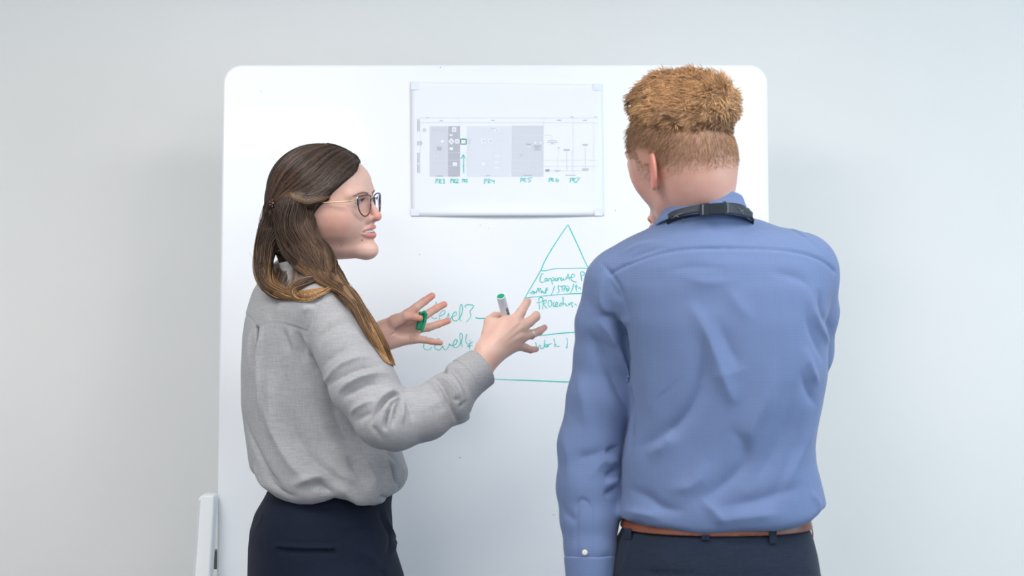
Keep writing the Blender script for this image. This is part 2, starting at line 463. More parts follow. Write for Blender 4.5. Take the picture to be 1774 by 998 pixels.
hw = [
  # Corporate P..
  A([(415, 235), (385, 250), (360, 310), (355, 370), (385, 392), (420, 385), (450, 368)]),
  A([(478, 322), (452, 325), (440, 350), (455, 372), (478, 350), (482, 325), (485, 365), (500, 368)]),
  A([(505, 370), (508, 330), (515, 320), (535, 330), (545, 352)]),
  A([(545, 340), (558, 380), (572, 432)]), A([(545, 345), (570, 310), (598, 320), (590, 355), (562, 365)]),
  A([(640, 312), (618, 330), (622, 358), (645, 360), (660, 335), (645, 312)]),
  A([(668, 362), (672, 325), (700, 310), (712, 320)]),
  A([(735, 312), (715, 330), (722, 360), (745, 350), (758, 318), (762, 352), (790, 345)]),
  A([(795, 345), (820, 300), (842, 248), (855, 300), (862, 350)]), A([(800, 320), (840, 315), (890, 305)]),
  A([(865, 310), (900, 310), (935, 300), (952, 270), (935, 248), (905, 262), (890, 320), (905, 358), (940, 378), (990, 390)]),
  A([(1048, 215), (1062, 260), (1078, 375)]), A([(1045, 225), (1085, 208), (1120, 225), (1110, 262), (1065, 280)]),
  # -> Mnf / STA / t..
  A([(165, 575), (220, 574), (270, 570)]), A([(205, 545), (245, 552), (272, 568), (245, 590), (222, 602)]),
  A([(285, 580), (300, 540), (320, 490), (332, 530), (335, 560), (345, 520), (362, 490), (372, 540), (378, 580)]),
  A([(385, 575), (388, 548), (402, 545), (408, 575)]), A([(412, 548), (420, 580), (440, 575), (442, 548)]),
  A([(492, 490), (470, 488), (460, 520), (458, 585)]), A([(440, 528), (470, 522), (498, 518)]),
  A([(607, 448), (590, 510), (570, 560), (548, 610)]),
  A([(700, 450), (672, 455), (668, 490), (685, 530), (670, 572), (640, 575)]),
  A([(700, 465), (750, 455), (800, 450)]), A([(735, 460), (738, 500), (735, 555)]),
  A([(765, 550), (775, 500), (795, 450), (812, 500), (818, 548)]), A([(755, 510), (800, 505), (850, 505)]),
  A([(820, 450), (850, 470), (858, 505), (838, 540), (815, 548)]),
  A([(938, 410), (925, 470), (905, 530), (878, 580)]),
  A([(985, 425), (978, 480), (985, 535), (1005, 545)]), A([(950, 458), (980, 465), (1015, 470)]), A([(1015, 500), (1050, 480), (1060, 520)]),
  # Procedur..
  A([(340, 660), (335, 720), (345, 790), (342, 860)]), A([(325, 680), (360, 650), (400, 665), (400, 705), (370, 735), (290, 748)]),
  A([(415, 700), (405, 770), (400, 865)]), A([(420, 720), (450, 695), (470, 712), (440, 750), (415, 765), (440, 800), (475, 845)]),
  A([(520, 700), (498, 730), (495, 780), (515, 815), (545, 800), (560, 750), (545, 710), (520, 700)]),
  A([(612, 730), (588, 745), (582, 790), (600, 812), (628, 800)]),
  A([(618, 785), (650, 778), (662, 750), (645, 735), (625, 760), (622, 800), (650, 812), (678, 795)]),
  A([(752, 640), (755, 700), (760, 790)]), A([(745, 745), (712, 755), (690, 795), (718, 798), (752, 760), (790, 765), (800, 790)]),
  A([(800, 755), (805, 790), (835, 795), (855, 755), (862, 790)]), A([(870, 735), (895, 760), (920, 830)]), A([(868, 780), (900, 750), (930, 745)]), A([(950, 765), (975, 775), (985, 800)]),
  # Level 3
  B([(357, 128), (350, 180), (330, 260), (285, 340), (280, 395), (320, 418), (375, 408)]),
  B([(408, 375), (450, 365), (500, 330), (512, 290), (485, 280), (440, 310), (412, 370), (415, 430), (450, 450), (500, 430), (520, 415)]),
  B([(520, 415), (550, 395), (572, 320), (575, 380), (585, 440), (610, 410), (640, 385)]),
  B([(640, 385), (685, 370), (712, 335), (700, 305), (660, 320), (632, 375), (640, 430), (680, 462), (730, 445)]),
  B([(730, 445), (785, 370), (812, 270), (805, 190), (780, 180), (765, 240), (760, 340), (765, 430), (795, 465)]),
  B([(865, 235), (855, 205), (885, 182), (960, 180), (1002, 205), (965, 260), (940, 300), (955, 350), (945, 400), (910, 445), (870, 485)]),
  # Level 4
  B([(182, 715), (175, 780), (145, 860), (140, 915), (170, 955), (230, 955), (285, 915)]),
  B([(330, 880), (370, 870), (415, 830), (418, 785), (395, 765), (360, 790), (328, 870), (340, 935), (390, 962), (440, 940), (470, 890)]),
  B([(470, 890), (485, 930), (520, 962), (560, 920), (585, 855), (600, 880), (640, 885)]),
  B([(640, 885), (690, 865), (718, 820), (710, 785), (680, 790), (650, 850), (655, 905), (700, 922), (750, 895)]),
  B([(750, 895), (795, 800), (810, 720), (790, 675), (765, 690), (770, 770), (795, 850), (808, 912)]),
  B([(890, 685), (870, 760), (875, 830), (910, 862), (950, 850), (985, 820)]), B([(940, 785), (938, 850), (932, 950)]), B([(888, 892), (930, 890), (985, 885)]), B([(905, 905), (950, 895)]),
  # Work I..
  Cc([(400, 610), (410, 660), (425, 740), (455, 760)]), Cc([(455, 760), (490, 690), (515, 685), (520, 760), (560, 765), (605, 740)]),
  Cc([(628, 545), (620, 620), (612, 740)]), Cc([(620, 700), (660, 670), (690, 680), (680, 720), (640, 725), (622, 705)]),
  Cc([(705, 735), (712, 680), (735, 665), (800, 640)]), Cc([(845, 525), (870, 600), (868, 750)]),
  Cc([(905, 655), (880, 690), (920, 712), (990, 718)]), Cc([(1165, 510), (1185, 600), (1165, 750)]), Cc([(1140, 752), (1200, 748)]),
]
for a_, b_ in ((0, 13), (13, 21), (21, 22), (22, 27), (27, 28), (28, 32), (32, 43), (43, 48), (48, 49), (49, 53), (53, 57), (57, len(hw))):
    ink('handwriting', hw[a_:b_], wb, on_board, 0.00098)['kind'] = 'stuff'
# small smudges / specks on the board
spk_m = material('marker_specks', srgb(150, 154, 160), 0.7)
vs = []
for px, py, r in ((797, 793, 1.1), (763, 117, 0.9), (832, 390, 0.7), (846, 396, 0.7), (727, 441, 0.8), (959, 892, 0.9), (452, 158, 0.8), (1066, 365, 0.8)):
    c = on_board(px, py, 0.0005); ang = np.linspace(0, 2 * math.pi, 8, endpoint=False)
    ring = np.array([c + 0.00126 * r * np.array([math.cos(a), 0, math.sin(a)]) for a in ang])
    vs.append((ring, np.array([[0, 1, 2, 3], [0, 3, 4, 7], [4, 5, 6, 7]])))
v, q = join(vs); make_mesh('ink_speck', v, q, spk_m, wb, smooth=False)['kind'] = 'stuff'

# ------------------------------------------------------------------ the printed sheet
paper_m = material('printer_paper', srgb(240, 242, 249), 0.7)
sheet = thing('paper_sheet', 'white A3 paper with a faint grey flow chart taped to the whiteboard', 'paper', on_board(878, 260))
sc = [(711, 142), (1044, 146), (1046.5, 374), (712.5, 375)]
nx, nz = 40, 28
V = []
def sheet_pt(u, v_):
    tp = np.array(sc[0]) * (1 - u) + np.array(sc[1]) * u; bt = np.array(sc[3]) * (1 - u) + np.array(sc[2]) * u
    return tp * (1 - v_) + bt * v_
def sheet_off(u, v_):
    o = 0.0005 + 0.0008 * (1 + math.sin(5 * u + 2.2 * v_) * math.sin(3 * v_ + 1))
    o += 0.007 * math.exp(-((1 - v_) / 0.05) ** 2) * (math.sin(math.pi * min(1, max(0, (u - 0.08) / 0.9))) ** 0.8 if 0.08 < u < 0.98 else 0)
    return o
def on_sheet(px, py, off=0.0):
    v_ = (py - 144) / 231.0; u = (px - 711.5) / 333.5
    return on_board(px, py, off + sheet_off(min(1, max(0, u)), min(1, max(0, v_))) + 0.0009)
for s_ in (0, 1):
    for j in range(nz + 1):
        for i in range(nx + 1):
            u, w_ = i / nx, j / nz
            p = sheet_pt(u, w_); V.append(on_board(p[0], p[1], sheet_off(u, w_) + (0.0006 if s_ == 0 else 0.0)))
NF = (nx + 1) * (nz + 1)
Fc = []
for j in range(nz):
    for i in range(nx):
        a = j * (nx + 1) + i
        Fc.append((a, a + nx + 1, a + nx + 2, a + 1)); Fc.append((a + NF, a + NF + 1, a + NF + nx + 2, a + NF + nx + 1))
edge = [i for i in range(nx + 1)] + [j * (nx + 1) + nx for j in range(1, nz + 1)] + [nz * (nx + 1) + i for i in range(nx - 1, -1, -1)] + [j * (nx + 1) for j in range(nz - 1, 0, -1)]
for a, b in zip(edge, edge[1:] + edge[:1]): Fc.append((a, b, b + NF, a + NF))
make_mesh('paper', V, Fc, paper_m, sheet)
def rects(name, rs, mat, off=0.0002):
    parts = []
    for k, (a, b, c, d) in enumerate(rs):
        n = max(1, int((c - a) / 12)); m = max(1, int((d - b) / 12)); vv = []; qq = []
        for j in range(m + 1):
            for i in range(n + 1): vv.append(on_sheet(a + (c - a) * i / n, b + (d - b) * j / m, off + 0.00001 * (k % 5)))
        for j in range(m):
            for i in range(n):
                q0 = j * (n + 1) + i; qq.append((q0, q0 + n + 1, q0 + n + 2, q0 + 1))
        parts.append((np.array(vv), np.array(qq)))
    v, q = join(parts)
    return make_mesh(name, v, q, mat, sheet, smooth=False)
p1m = material('print_light_grey', srgb(226, 228, 238), 0.8)
p2m = material('print_mid_grey', srgb(214, 216, 226), 0.8)
p3m = material('print_dark_grey', srgb(186, 188, 200), 0.8)
ptm = material('print_text_grey', srgb(166, 168, 180), 0.8)
plm = material('print_line_grey', srgb(224, 226, 235), 0.8)
rects('chart_panel', [(745, 219, 775.5, 306)], p2m)
rects('chart_panel', [(776.5, 219, 797, 306)], p3m)
rects('chart_panel', [(809, 219, 884.5, 306)], p1m)
rects('chart_panel', [(886.5, 218, 941.5, 306)], p2m)
rects('chart_line', [(728, 204, 1036, 204.7), (728, 212.5, 1036, 213.1), (796, 204, 796.5, 219), (942, 204, 942.6, 219), (992.5, 203, 993.2, 304),
    (745, 277.5, 1036, 278), (745, 288, 1036, 288.5), (812, 295.5, 1020, 296.2), (812, 240, 812.8, 296), (836, 244.6, 884, 245.2), (855, 223, 855.6, 290), (868, 223, 868.6, 290),
    (895, 234, 956, 234.7), (895, 234, 895.6, 244), (886, 244.4, 904, 245), (904, 244.4, 904.6, 255), (904, 255, 914, 255.6), (956, 234, 956.6, 243), (967.5, 255, 968.2, 270), (965, 270, 965.6, 294),
    (981.5, 262, 982.4, 296), (990.5, 260, 991.1, 296), (1013.5, 256, 1014.3, 292), (758, 244.6, 777, 245.2), (916, 254, 916.6, 295), (837, 222, 837.6, 240), (1028, 212, 1028.5, 300), (728, 204, 728.5, 300),
    (745, 265, 942, 265.4), (812, 232, 885, 232.4), (820, 252, 885, 252.4)], plm, 0.0004)['kind'] = 'stuff'
txt = [(762, 209.3, 768, 210.2), (851, 208.5, 857, 209.3), (965, 207.8, 972, 208.8), (1010, 208, 1017, 208.8), (739, 204, 743, 204.7), (988, 202.5, 993, 203.3), (1029, 202.3, 1034, 203),
       (756, 305, 767, 305.8), (783, 305, 792, 305.8), (842, 304, 850, 304.8), (907, 303.5, 921, 304.3), (979, 303.5, 997, 304.2), (850, 223, 858, 223.5),
       (945, 293.5, 952, 294.5), (945, 295, 952, 296), (945, 296.5, 952, 297.5), (756, 255, 766, 255.8), (757, 256.8, 766, 257.6), (757, 258.6, 765, 259.4), (758, 260, 765, 260.6),
       (911, 249.5, 920, 250.3), (912, 251, 919, 251.6), (924.5, 252, 938, 252.7), (925, 254, 937.5, 254.7), (926, 256, 937, 256.7), (927, 258, 935, 258.7), (925, 260, 938, 260.7),
       (949, 243.5, 964, 244), (948, 246.5, 966, 247.1), (954, 249, 960, 249.6), (976, 258.5, 987, 259.2), (976, 260.5, 987, 261.1), (1008.5, 250, 1019, 250.6), (1010, 252, 1018, 252.5),
       (1008, 292.5, 1020, 293.2), (1009, 294.5, 1019, 295.2), (960, 295, 971, 295.6), (962, 297, 968, 297.5), (965.5, 256, 970, 256.6), (900, 268, 906, 268.5), (901, 271, 905, 271.4)]
for yy0, yy1 in ((207, 228), (245, 252), (265, 283), (285, 300)):
    for xx in (723.5, 725.8): txt.append((xx, yy0, xx + 0.8, yy1))
txt += [(729, 244, 729.7, 253), (730.8, 246, 731.4, 251)]
rects('printed_text', txt, ptm, 0.0006)['kind'] = 'stuff'
wh = [(783, 221, 790.5, 229), (779, 233, 784, 236), (788.5, 241.5, 796, 249), (779, 255.5, 785, 260.5), (784.5, 281.5, 792, 287.5), (764, 243, 769, 247.5), (751, 269, 752.5, 272), (757, 269, 758, 272),
      (834, 241, 841, 248), (846, 241, 853, 248), (835, 282, 840, 287), (856, 224, 864, 229), (857, 270, 864, 272), (857, 280, 864, 282), (857, 290, 864, 292), (925.5, 246, 929, 249), (935, 246, 938.5, 249), (914, 254, 920, 256)]
for w_ in wh: rects('chart_box', [w_], paper_m, 0.0006)
v = [on_sheet(x, y, 0.0007) for x, y in ((782, 239.5), (787.5, 245.5), (782, 251.5), (776.5, 245.5))]
make_mesh('chart_diamond', v, [(0, 3, 2, 1)], paper_m, sheet, smooth=False)
bt_ = [(733, 223, 738, 228), (752, 222, 757, 227), (763, 222, 769, 227), (780, 243, 784, 248), (790, 243.5, 794.5, 247), (836, 242.5, 840, 246.5), (847.5, 242.5, 852, 246.5), (784.5, 223, 789, 227), (812.5, 240, 815, 251), (859, 225, 863, 228)]
for w_ in bt_: rects('chart_symbol', [w_], p2m, 0.0008)
D = lambda p: T(715, 200, 7.98, p)
E = lambda p: T(875, 200, 7.98, p)
prs = [
  D([(318, 885), (322, 920), (312, 950)]), D([(318, 885), (345, 880), (352, 900), (322, 915)]), D([(368, 882), (370, 915), (362, 945)]), D([(368, 882), (395, 885), (392, 905), (368, 912), (400, 945)]), D([(412, 895), (432, 880), (434, 940)]), D([(412, 942), (448, 940)]),
  D([(525, 885), (528, 915), (520, 938)]), D([(520, 888), (548, 880), (555, 900), (525, 912)]), D([(565, 885), (568, 912), (562, 935)]), D([(565, 882), (590, 885), (588, 905), (565, 910), (592, 935)]), D([(598, 885), (622, 880), (628, 900), (598, 932), (640, 930)]),
  D([(685, 885), (688, 930)]), D([(680, 885), (705, 882), (708, 900), (688, 908)]), D([(712, 890), (714, 930)]), D([(712, 885), (730, 890), (716, 908), (738, 925)]), D([(735, 882), (758, 885), (742, 900), (758, 915), (740, 930)]),
  D([(990, 885), (995, 915), (985, 950)]), D([(985, 890), (1015, 880), (1025, 900), (995, 915)]), D([(1040, 885), (1045, 945)]), D([(1040, 882), (1070, 885), (1068, 905), (1045, 912), (1078, 940)]), D([(1095, 885), (1092, 910), (1130, 908)]), D([(1128, 882), (1126, 950)]),
  E([(215, 868), (218, 900), (208, 932)]), E([(212, 875), (240, 868), (240, 892), (218, 902)]), E([(258, 870), (255, 920)]), E([(258, 868), (285, 875), (262, 898), (295, 918)]), E([(350, 866), (318, 868), (318, 888), (350, 895), (345, 918), (315, 920)]), E([(345, 866), (378, 864)]),
  E([(608, 868), (612, 900), (602, 930)]), E([(605, 872), (632, 868), (635, 890), (612, 900)]), E([(645, 872), (648, 922)]), E([(645, 870), (670, 878), (650, 898), (680, 918)]), E([(722, 865), (702, 895), (712, 922), (738, 915), (735, 895), (708, 900)]),
  E([(900, 868), (905, 900), (895, 930)]), E([(898, 872), (928, 868), (930, 890), (905, 900)]), E([(942, 870), (945, 922)]), E([(942, 868), (970, 876), (948, 898), (980, 935)]), E([(985, 870), (1032, 866), (1000, 905), (980, 932)]),
]
for a_, b_ in ((0, 6), (6, 12), (12, 17), (17, 23), (23, 29), (29, 34), (34, 39)):
    ink('process_label', prs[a_:b_], sheet, on_sheet, 0.00075, off=0.0006)['kind'] = 'stuff'
ink('green_box_mark', [D([(665, 330), (740, 330)]), D([(740, 328), (742, 398)]), D([(745, 398), (665, 400)]), D([(665, 402), (663, 328)])], sheet, on_sheet, 0.0013, inkd_m, off=0.0009)
ink('green_arrow', [D([(707, 805), (703, 700), (706, 620), (700, 545)]), D([(668, 600), (690, 565), (702, 543), (716, 570), (730, 598)])], sheet, on_sheet, 0.0008, off=0.0009)
tape_m = material('clear_tape', srgb(232, 236, 246), 0.3)
for px, py in ((1035, 151), (1037, 368), (719, 368), (719, 150)):
    q = [on_sheet(px + a, py + b, 0.0011) for a, b in ((-7, -6), (7, -6), (7, 6), (-7, 6))]
    make_mesh('tape', q, [(0, 3, 2, 1)], tape_m, sheet, smooth=False)

# ------------------------------------------------------------------ people: shared parts
def skin_material(name):
    m = material(name, (1, 1, 1, 1), 0.48)
    nt = m.node_tree; p = nt.nodes['Principled BSDF']
    at = nt.nodes.new('ShaderNodeAttribute'); at.attribute_name = 'Col'
    tc = nt.nodes.new('ShaderNodeTexCoord'); n = nt.nodes.new('ShaderNodeTexNoise')
    n.inputs['Scale'].default_value = 45; n.inputs['Detail'].default_value = 4
    nt.links.new(tc.outputs['Object'], n.inputs['Vector'])
    r = nt.nodes.new('ShaderNodeValToRGB')
    r.color_ramp.elements[0].position = 0.3; r.color_ramp.elements[0].color = (0.97, 0.88, 0.87, 1)
    r.color_ramp.elements[1].position = 0.7; r.color_ramp.elements[1].color = (1, 1, 1, 1)
    nt.links.new(n.outputs['Fac'], r.inputs['Fac'])
    mx = nt.nodes.new('ShaderNodeMix'); mx.data_type = 'RGBA'; mx.blend_type = 'MULTIPLY'; mx.inputs['Factor'].default_value = 1
    nt.links.new(at.outputs['Color'], mx.inputs['A']); nt.links.new(r.outputs['Color'], mx.inputs['B'])
    nt.links.new(mx.outputs['Result'], p.inputs['Base Color'])
    p.inputs['Subsurface Weight'].default_value = 0.12
    p.inputs['Subsurface Radius'].default_value = (0.8, 0.3, 0.15)
    p.inputs['Subsurface Scale'].default_value = 0.01
    n2 = nt.nodes.new('ShaderNodeTexNoise'); n2.inputs['Scale'].default_value = 900
    nt.links.new(tc.outputs['Object'], n2.inputs['Vector'])
    b = nt.nodes.new('ShaderNodeBump'); b.inputs['Strength'].default_value = 0.15; b.inputs['Distance'].default_value = 0.0004
    nt.links.new(n2.outputs['Fac'], b.inputs['Height']); nt.links.new(b.outputs['Normal'], p.inputs['Normal'])
    return m
skin_m = skin_material('skin')

def strand_material(name, rough=0.42, spec=0.5):
    m = material(name, (1, 1, 1, 1), rough)
    nt = m.node_tree; p = nt.nodes['Principled BSDF']
    at = nt.nodes.new('ShaderNodeAttribute'); at.attribute_name = 'Col'
    nt.links.new(at.outputs['Color'], p.inputs['Base Color'])
    p.inputs['Specular IOR Level'].default_value = spec
    return m

def cloth_material(name, c0, c1, scale, bump, thread=(1, 1, 1), rough=0.85, sheen=0.2):
    """woven cloth: crossed stretched noises give slubby threads both ways"""
    m = material(name, c0, rough)
    nt = m.node_tree; p = nt.nodes['Principled BSDF']
    tc = nt.nodes.new('ShaderNodeTexCoord'); outs = []
    for sc_ in ((1, 1, 0.06), (0.07, 0.07, 1)):
        mp = nt.nodes.new('ShaderNodeMapping'); mp.inputs['Scale'].default_value = sc_
        n = nt.nodes.new('ShaderNodeTexNoise'); n.inputs['Scale'].default_value = scale; n.inputs['Detail'].default_value = 2
        nt.links.new(tc.outputs['Object'], mp.inputs['Vector']); nt.links.new(mp.outputs['Vector'], n.inputs['Vector'])
        outs.append(n.outputs['Fac'])
    ad = nt.nodes.new('ShaderNodeMath'); ad.operation = 'ADD'
    nt.links.new(outs[0], ad.inputs[0]); nt.links.new(outs[1], ad.inputs[1])
    ha = nt.nodes.new('ShaderNodeMath'); ha.operation = 'MULTIPLY'; ha.inputs[1].default_value = 0.5
    nt.links.new(ad.outputs[0], ha.inputs[0])
    r = nt.nodes.new('ShaderNodeValToRGB')
    r.color_ramp.elements[0].position = 0.36; r.color_ramp.elements[0].color = c0
    r.color_ramp.elements[1].position = 0.62; r.color_ramp.elements[1].color = c1
    nt.links.new(ha.outputs[0], r.inputs['Fac']); nt.links.new(r.outputs['Color'], p.inputs['Base Color'])
    b = nt.nodes.new('ShaderNodeBump'); b.inputs['Strength'].default_value = bump; b.inputs['Distance'].default_value = 0.0006
    nt.links.new(ha.outputs[0], b.inputs['Height']); nt.links.new(b.outputs['Normal'], p.inputs['Normal'])
    p.inputs['Sheen Weight'].default_value = sheen
    p.inputs['Specular IOR Level'].default_value = 0.25
    return m

class Frame:
    """a head's own axes: x forward, y to its left, z up; origin between the eyes' level and the ears"""
    def __init__(self, origin, fwd_deg, pitch=0.0, roll=0.0, scale=1.0):
        a = math.radians(fwd_deg); f = np.array([math.cos(a), math.sin(a), 0.0]); l = np.array([-math.sin(a), math.cos(a), 0.0]); u = np.array([0, 0, 1.0])
        p = math.radians(pitch); f, u = f * math.cos(p) - u * math.sin(p), u * math.cos(p) + f * math.sin(p)
        r = math.radians(roll); l, u = l * math.cos(r) + u * math.sin(r), u * math.cos(r) - l * math.sin(r)
        self.o = np.asarray(origin, float); self.R = np.stack([f, l, u], 1); self.s = scale
    def loc(self, P): return (P - self.o) @ self.R / self.s
    def wor(self, p): return self.o + (np.asarray(p, float) * self.s) @ self.R.T

# front profile of the face (x forward by z), half widths
PROF_F = np.array([(-.125, .085), (-.106, .0985), (-.098, .1065), (-.087, .1075), (-.078, .1035), (-.070, .1030), (-.060, .1045), (-.045, .1045), (-.035, .103), (-.02, .0995), (0, .0945), (.010, .0935), (.027, .0960), (.036, .0955), (.047, .0935), (.06, .087), (.08, .071)])
WID_F = np.array([(-.125, .022), (-.106, .034), (-.095, .041), (-.08, .0485), (-.06, .0575), (-.04, .0635), (-.02, .0675), (0, .069), (.03, .070), (.06, .066), (.08, .058)])

UP_ = [(.1062, 0, -.0478), (.1028, .010, -.0484), (.0960, .0190, -.0502), (.0895, .0265, -.0540)]
LO_ = [(.1045, 0, -.0632), (.1010, .010, -.0628), (.0955, .0190, -.0598), (.0895, .0265, -.0556)]
def lips(A, g=0.0):
    return np.minimum(chain(A, UP_, [.0040 + g, .0034 + g, .0023 + g, .0010 + g]), chain(A, LO_, [.0056 + g, .0050 + g, .0034 + g, .0012 + g]))

def head_sdf(P, male=False):
    if male:                                    # a shorter, narrower lower face
        t_ = np.clip((-.005 - P[:, 2]) / .09, 0, 1.2) * np.clip(P[:, 0] / .04, 0, 1)
        P = np.stack([P[:, 0] + .030 * t_, P[:, 1] * (1 + .15 * t_), P[:, 2]], 1)
    x, y, z = P[:, 0], P[:, 1], P[:, 2]
    ay = np.abs(y)
    xf = np.interp(z, PROF_F[:, 0], PROF_F[:, 1]); w = np.interp(z, WID_F[:, 0], WID_F[:, 1])
    if male: w = w - 0.001 + 0.004 * np.exp(-((z + .085) / .03) ** 2)
    xc = 0.012
    a = np.where(x > xc, xf - xc, 0.06)
    n = np.interp(z, [-.05, -.02, .03], [1.68, 1.9, 2.2])
    k = (np.abs((x - xc) / a) ** n + np.abs(y / w) ** n) ** (1 / n)
    d = (k - 1) * np.minimum(a, w) * 0.9
    jaw = -0.1085 + 0.055 * np.clip((0.035 - x) / 0.06, 0, 1) ** 1.3 + 0.1 * ay ** 1.0 * 0.1
    d = smax(d, (jaw - z) * 0.9, 0.022)
    d = smax(d, z - 0.075, 0.03)
    d = smin(d, ell(P, (.003, 0, .022), (.0915, .0735, .082)), 0.02)
    if male: d = smin(d, ell(P, (-.042, 0, -.018), (.048, .062, .062)), 0.03)
    # cheeks
    A = np.stack([x, ay, z], 1)
    d = smin(d, ell(A, (.058, .034, -.030), (.024, .020, .026)) if male else ell(A, (.055, .040, -.030), (.027, .022, .030)), 0.028)
    # eye sockets
    d = smax(d, -ell(A, (.106, .031, -.001), (.012, .0175, .0125)), 0.014)
    # brow ridge
    d = smin(d, chain(A, [(.0935, .008, .017), (.0905, .026, .0205), (.079, .046, .017)], [.005, .0055, .004]), 0.012)
    # nose
    no = rcone(P, (.0925, 0, .012), (.1140, 0, -.0262), .0054, .0082)
    no = smin(no, ell(A, (.1000, .0130, -.0295), (.0110, .0066, .0085)), 0.0045)
    no = smin(no, rcone(P, (.1145, 0, -.0285), (.099, 0, -.036), .0065, .004), 0.006)
    no = smax(no, -ell(A, (.1045, .0065, -.0375), (.0045, .0027, .0035)), 0.002)
    d = smin(d, no, 0.0065)
    # eyelids over the eyeball, with an opening
    lid = ell(A, (.0815, .0315, 0), (.0138, .0150, .0138))
    lid = smax(lid, -ell(A, (.097, .0325, -.0005), (.012, .0135, .0052)), 0.0015)
    d = smin(d, lid, 0.004)
    # lips
    d = smin(d, lips(A), 0.004)
    if not male:
        hh = .0036 * (1 - (ay / .0268) ** 2)
        gap = np.maximum(np.maximum(np.abs(z + .0548 + .02 * ay ** 1.0 * .05) - hh, ay - .0268), .076 - x)
        d = smax(d, -gap, 0.0012)
    # smile line
    if not male: d = smin(d, ell(A, (.0775, .029, -.040), (.010, .008, .016)), 0.012)
    # chin
    d = smin(d, ell(P, (.090, 0, -.094), (.0165, .017, .0135)), 0.016)
    # ears
    R = None
    a_ = math.radians(-28); R = np.array([[math.cos(a_), -math.sin(a_), 0], [math.sin(a_), math.cos(a_), 0], [0, 0, 1]])
    ex = -.016 if male else -.010
    e = ell(A, (ex, .0765, -.010), (.0150, .0045, .0275), R)
    e = smax(e, -ell(A, (ex + .004, .083, -.006), (.0085, .0045, .017), R), 0.003)
    e = smin(e, ell(A, (ex + .004, .0745, -.034), (.008, .0045, .009), R), 0.006)
    d = smin(d, e, 0.006)
    return d

def brow_settle(P, fr, male):
    flat = fr.loc(P.reshape(-1, 3)); flat[:, 0] = .125
    for _ in range(40): flat[:, 0] -= np.clip((head_sdf(flat, male) - .0006) * .7, -.002, .01)
    return (fr.o + (flat * fr.s) @ fr.R.T).reshape(P.shape)

def skin_color(L, base, male=False):
    """own colours of a face: lips, rosy cheeks, nose tip, ears (L: head coordinates)"""
    x, y, z = L[:, 0], L[:, 1], L[:, 2]; ay = np.abs(y)
    c = np.tile(np.array(base[:3]), (len(L), 1))
    def mix(m, col):
        m = np.clip(m, 0, 1)[:, None]; c[:] = c * (1 - m) + np.array(col[:3]) * m
    mix(0.42 * np.exp(-(((x - .062) / .03) ** 2 + ((ay - .058) / .035) ** 2 + ((z + .032) / .026) ** 2)), srgb(205, 128, 112))
    mix(0.5 * np.exp(-(((x - .118) / .014) ** 2 + (y / .012) ** 2 + ((z + .027) / .012) ** 2)), srgb(214, 120, 108))
    A = np.stack([x, ay, z], 1); lp_ = lips(A)
    mix(np.clip((.0009 - lp_) / .0011, 0, .8), srgb(204, 116, 118))
    if not male: mix(np.where((np.abs(z + .0548) < .004) & (ay < .027) & (x < .0995 - ay * .3) & (x > .07), 1, 0), srgb(96, 40, 38))
    if male: mix(0.75 * np.exp(-(((x + .016) / .018) ** 2 + ((ay - .082) / .014) ** 2 + ((z + .01) / .04) ** 2)), srgb(224, 118, 104))
    return c

def hand_sdf(P, palm, fingers, k=0.012):
    d = None
    for a, b, ra, rb in palm:
        e = rcone(P, a, b, ra, rb); d = e if d is None else smin(d, e, k)
    for pts, rad in fingers:
        d = smin(d, chain(P, pts, rad, 0.002), 0.0055)
    return d

def bounds(pts, m):
    p = np.array(pts); return p.min(0) - m, p.max(0) + m

# ------------------------------------------------------------------ the woman
HW_ = Frame(W(558, 352, 3.08), -19.5, 0.0, 7.0)
TH = math.radians(25)
BU = np.array([math.cos(TH), math.sin(TH), 0.0]); BV = np.array([math.sin(TH), -math.cos(TH), 0.0])   # forward, towards her right (nearest to the camera)
DW = 3.12
woman = thing('person', 'woman with wavy brown hair, glasses, grey blouse and navy trousers gesturing with both hands', 'person', (W(560, 499, DW)[0], DW - 3.5, 0))

def loft_rows(rows, D, th):
    """rows: photo y, left x, right x, half depth along the side axis -> z, centre x, a, b"""
    out = []
    for py, L, R, b in rows:
        z = CAMZ + (499 - py) * D / F; c = ((L + R) / 2 - 887) * D / F; hw = (R - L) / 2 * D / F
        a = math.sqrt(max(hw * hw - (b * math.sin(th)) ** 2, 1e-4)) / math.cos(th)
        out.append((z, c, a, b))
    out = np.array(out)[::-1]
    zz = np.linspace(out[0, 0], out[-1, 0], 200)
    # smooth resample
    res = [zz]
    for k in (1, 2, 3):
        v = np.interp(zz, out[:, 0], out[:, k]); ker = np.hanning(13); ker /= ker.sum()
        v = np.convolve(np.pad(v, 6, mode='edge'), ker, 'valid'); res.append(v)
    return res

def loft(P, L, D, u, v, n=2.2):
    z = P[:, 2]
    c = np.interp(z, L[0], L[1]); a = np.interp(z, L[0], L[2]); b = np.interp(z, L[0], L[3])
    Q = P - np.stack([c, np.full(len(P), D - 3.5), z], 1)
    s = Q @ u; t = Q @ v
    k = (np.abs(s / a) ** n + np.abs(t / b) ** n) ** (1 / n)
    return smax(smax((k - 1) * np.minimum(a, b) * 0.9, z - L[0][-1], 0.03), L[0][0] - z, 0.01)

